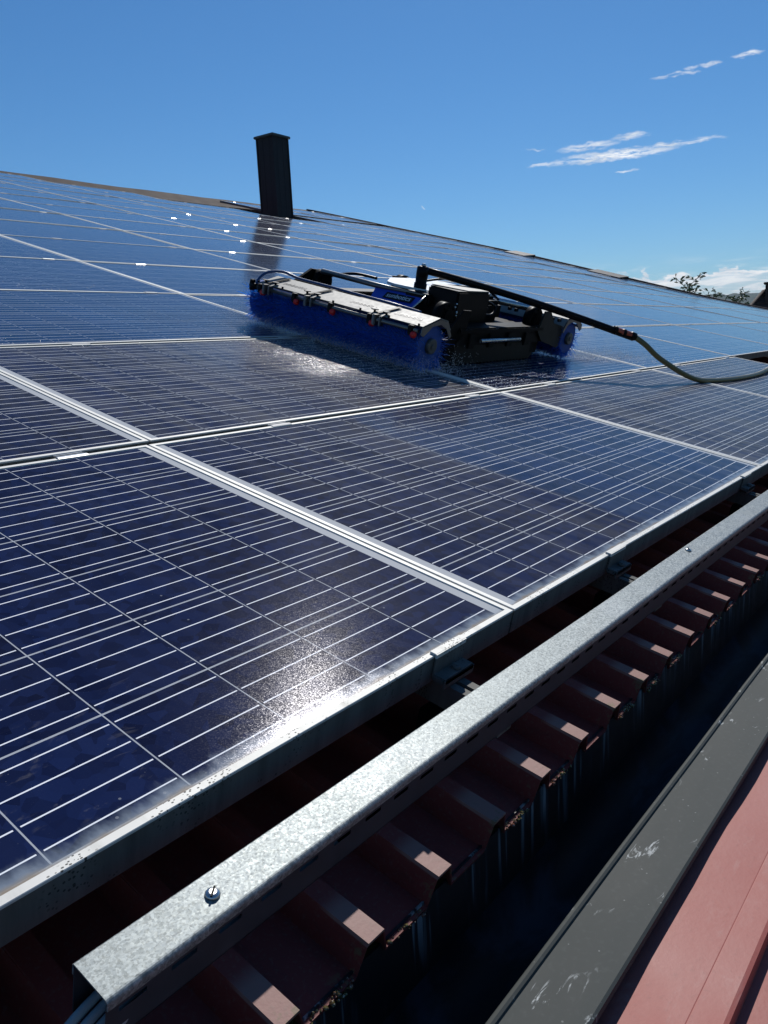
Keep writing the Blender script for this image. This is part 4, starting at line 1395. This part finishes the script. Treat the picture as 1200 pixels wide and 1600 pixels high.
# ------------------------------------------------------------------ beyond the roof: trees and a neighbouring house
def polar(az, dist): return Vector((CAMW.x + dist * math.cos(R(az)), CAMW.y + dist * math.sin(R(az)), 0))
CAMW = cam.matrix_world.translation.copy()
def tree(az, dist, top_el, lean, n_tops, seed, label, spread=0.8):
    rnd = random.Random(seed)
    base = polar(az, dist); base.z = -5.2
    topz = CAMW.z + dist * math.tan(R(top_el))
    root = empty('tree', Matrix.Translation(base))
    tag(root, label, 'tree', 'trees beyond the roof')
    hgt = topz - base.z
    tk = MB(); lf = MB()
    spine = [Vector((lean * t * t + 0.08 * math.sin(t * 9), 0.1 * math.sin(t * 6), hgt * t * 0.96)) for t in [i / 10 for i in range(11)]]
    tk.tube(spine, [0.16 * (1 - t / 10.5) + 0.012 for t in range(11)], 8)
    def leaf(p, d, ln):
        d = d.normalized()
        sd_ = d.cross(Vector((rnd.gauss(0, 1), rnd.gauss(0, 1), rnd.gauss(0, 1)))).normalized() * ln * 0.22
        dr = Vector((0, 0, -ln * 0.15))
        lf.add([p, p + d * ln * 0.45 + sd_, p + d * ln + dr, p + d * ln * 0.45 - sd_], [(0, 1, 2, 3)])
    nlimb = 24
    for i in range(nlimb):
        t = 0.42 + 0.58 * (i / (nlimb - 1)) ** 0.8
        k_ = min(9, int(t * 10)); p = spine[k_].lerp(spine[k_ + 1], t * 10 - k_)
        a = i * 2.4 + rnd.uniform(-.4, .4)
        L_ = (1.35 * (1 - t) + 0.34) * spread * rnd.uniform(0.7, 1.2)
        d = Vector((math.cos(a), math.sin(a), 0.55 + 0.5 * t))
        q_ = [p + d * L_ * s_ + Vector((0, 0, -0.12 * L_ * s_ * s_)) for s_ in (0, 0.35, 0.7, 1.0)]
        tk.tube(q_, [0.028 * (1.1 - t * .7), 0.018 * (1.1 - t * .7), 0.011, 0.005], 5)
        nt_ = int(4 + 13 * L_)
        for j in range(nt_):
            s_ = 0.25 + 0.78 * j / nt_
            b_ = p + d * L_ * s_ + Vector((0, 0, -0.12 * L_ * s_ * s_))
            a2 = rnd.uniform(0, 6.28)
            tw = (d.normalized() * 0.5 + Vector((math.cos(a2), math.sin(a2), rnd.uniform(-0.2, 0.5)))).normalized()
            tl = rnd.uniform(0.10, 0.24)
            tk.tube([b_, b_ + tw * tl], [0.004, 0.002], 3, caps=False)
            for k2 in range(5):
                leaf(b_ + tw * tl * (0.3 + 0.17 * k2), tw + Vector((rnd.gauss(0, .7), rnd.gauss(0, .7), rnd.gauss(-.1, .5))), rnd.uniform(0.08, 0.15))
    tk.build('trunk', M['bark'], root)
    lf.build('crown', M['leaf'], root)
tree(17.95, 23.0, 3.45, 0.25, 1, 3, 'tallest leafy tree top rising behind the far roof edge')
tree(16.35, 25.0, 2.35, -0.2, 1, 8, 'small dark tree top beside the tallest one, behind the roof edge')
tree(15.1, 27.0, 2.15, 0.3, 1, 15, 'loose light green tree top between the dark one and the neighbouring house')

hc = polar(11.9, 42.0)
hm = Matrix.Translation((hc.x, hc.y, -5.2)) @ Matrix.Rotation(R(11.9), 4, 'Z')
house = empty('neighbouring_house', hm)
tag(house, 'neighbouring house with steep dark brown tiled roof at the right edge of the picture', 'house')
HR, HE, DPT = 7.15, 3.1, 3.6                    # ridge height, eave height, half depth; hipped towards the left
Y0, Y1, Y2 = -9.0, 1.0, 4.1                      # far end, end of the ridge, foot of the hip
hw = MB()
hw.box((-DPT + .4, Y0 + .3, 0), (DPT - .4, Y2 - .4, HE + 0.15))
hw.build('wall', M['render'], house)
hr_ = MB()
rfp = [(-DPT, Y0, HE), (DPT, Y0, HE), (DPT, Y2, HE), (-DPT, Y2, HE), (0, Y0, HR), (0, Y1, HR)]
hr_.add(rfp, [(0, 4, 5, 3), (1, 2, 5, 4), (3, 5, 2), (0, 1, 4), (0, 3, 2, 1)])
for j in range(1, 16):                           # tile courses
    t = j / 16
    x_ = -DPT * (1 - t); z_ = HE + (HR - HE) * t; ye = Y2 + (Y1 - Y2) * t
    hr_.box((x_ - 0.05, Y0, z_ - 0.02), (x_ + 0.05, ye, z_ + 0.045))
    hr_.box((x_, ye - 0.04, z_ - 0.02), (-x_, ye + 0.04, z_ + 0.045))
hr_.tube([(-DPT, Y2, HE), (0, Y1, HR + 0.03)], 0.12, 8); hr_.tube([(0, Y1, HR + 0.03), (0, Y0, HR + 0.03)], 0.12, 8)
rf = hr_.build('roof', M['tile_dark'], house)
hch = MB()
hch.bbox((-0.4, 0.30, 6.4), (0.3, 0.95, 7.50), 0.03)
hch.bbox((-0.5, 0.22, 7.50), (0.4, 1.03, 7.58), 0.02)
hch.build('chimney', M['tile_dark'], rf)
for yy in (-4.0, -0.5, 2.2):
    for zz in (0.9,):
        wm = MB(); wm.box((-DPT + 0.34, yy - 0.5, zz), (-DPT + 0.41, yy + 0.5, zz + 1.2)); wo_ = wm.build('window', M['white_plate'], house)
        pm = MB(); pm.box((-DPT + 0.32, yy - 0.42, zz + 0.08), (-DPT + 0.345, yy + 0.42, zz + 1.12)); pm.build('pane', M['window'], wo_)

# ------------------------------------------------------------------ the air: one even volume round everything, ground and hills included
hzb = MB()
hzb.box((-4200, -4200, -7.0), (4200, 4200, 130.0))
hz_o = hzb.build('haze', [])
hzm = bpy.data.materials.new('haze')
hzm.use_nodes = True
hzm.node_tree.nodes.clear()
_g = G(hzm.node_tree)
_v = _g.n('ShaderNodeVolumePrincipled')
_v.inputs['Color'].default_value = (0.72, 0.82, 0.95, 1)
_v.inputs['Density'].default_value = 0.00016
_o = _g.n('ShaderNodeOutputMaterial')
hzm.node_tree.links.new(_v.outputs[0], _o.inputs['Volume'])
hz_o.data.materials.append(hzm)
tag(hz_o, 'thin bluish air between the roof and the far wooded hills', 'haze', kind='stuff')
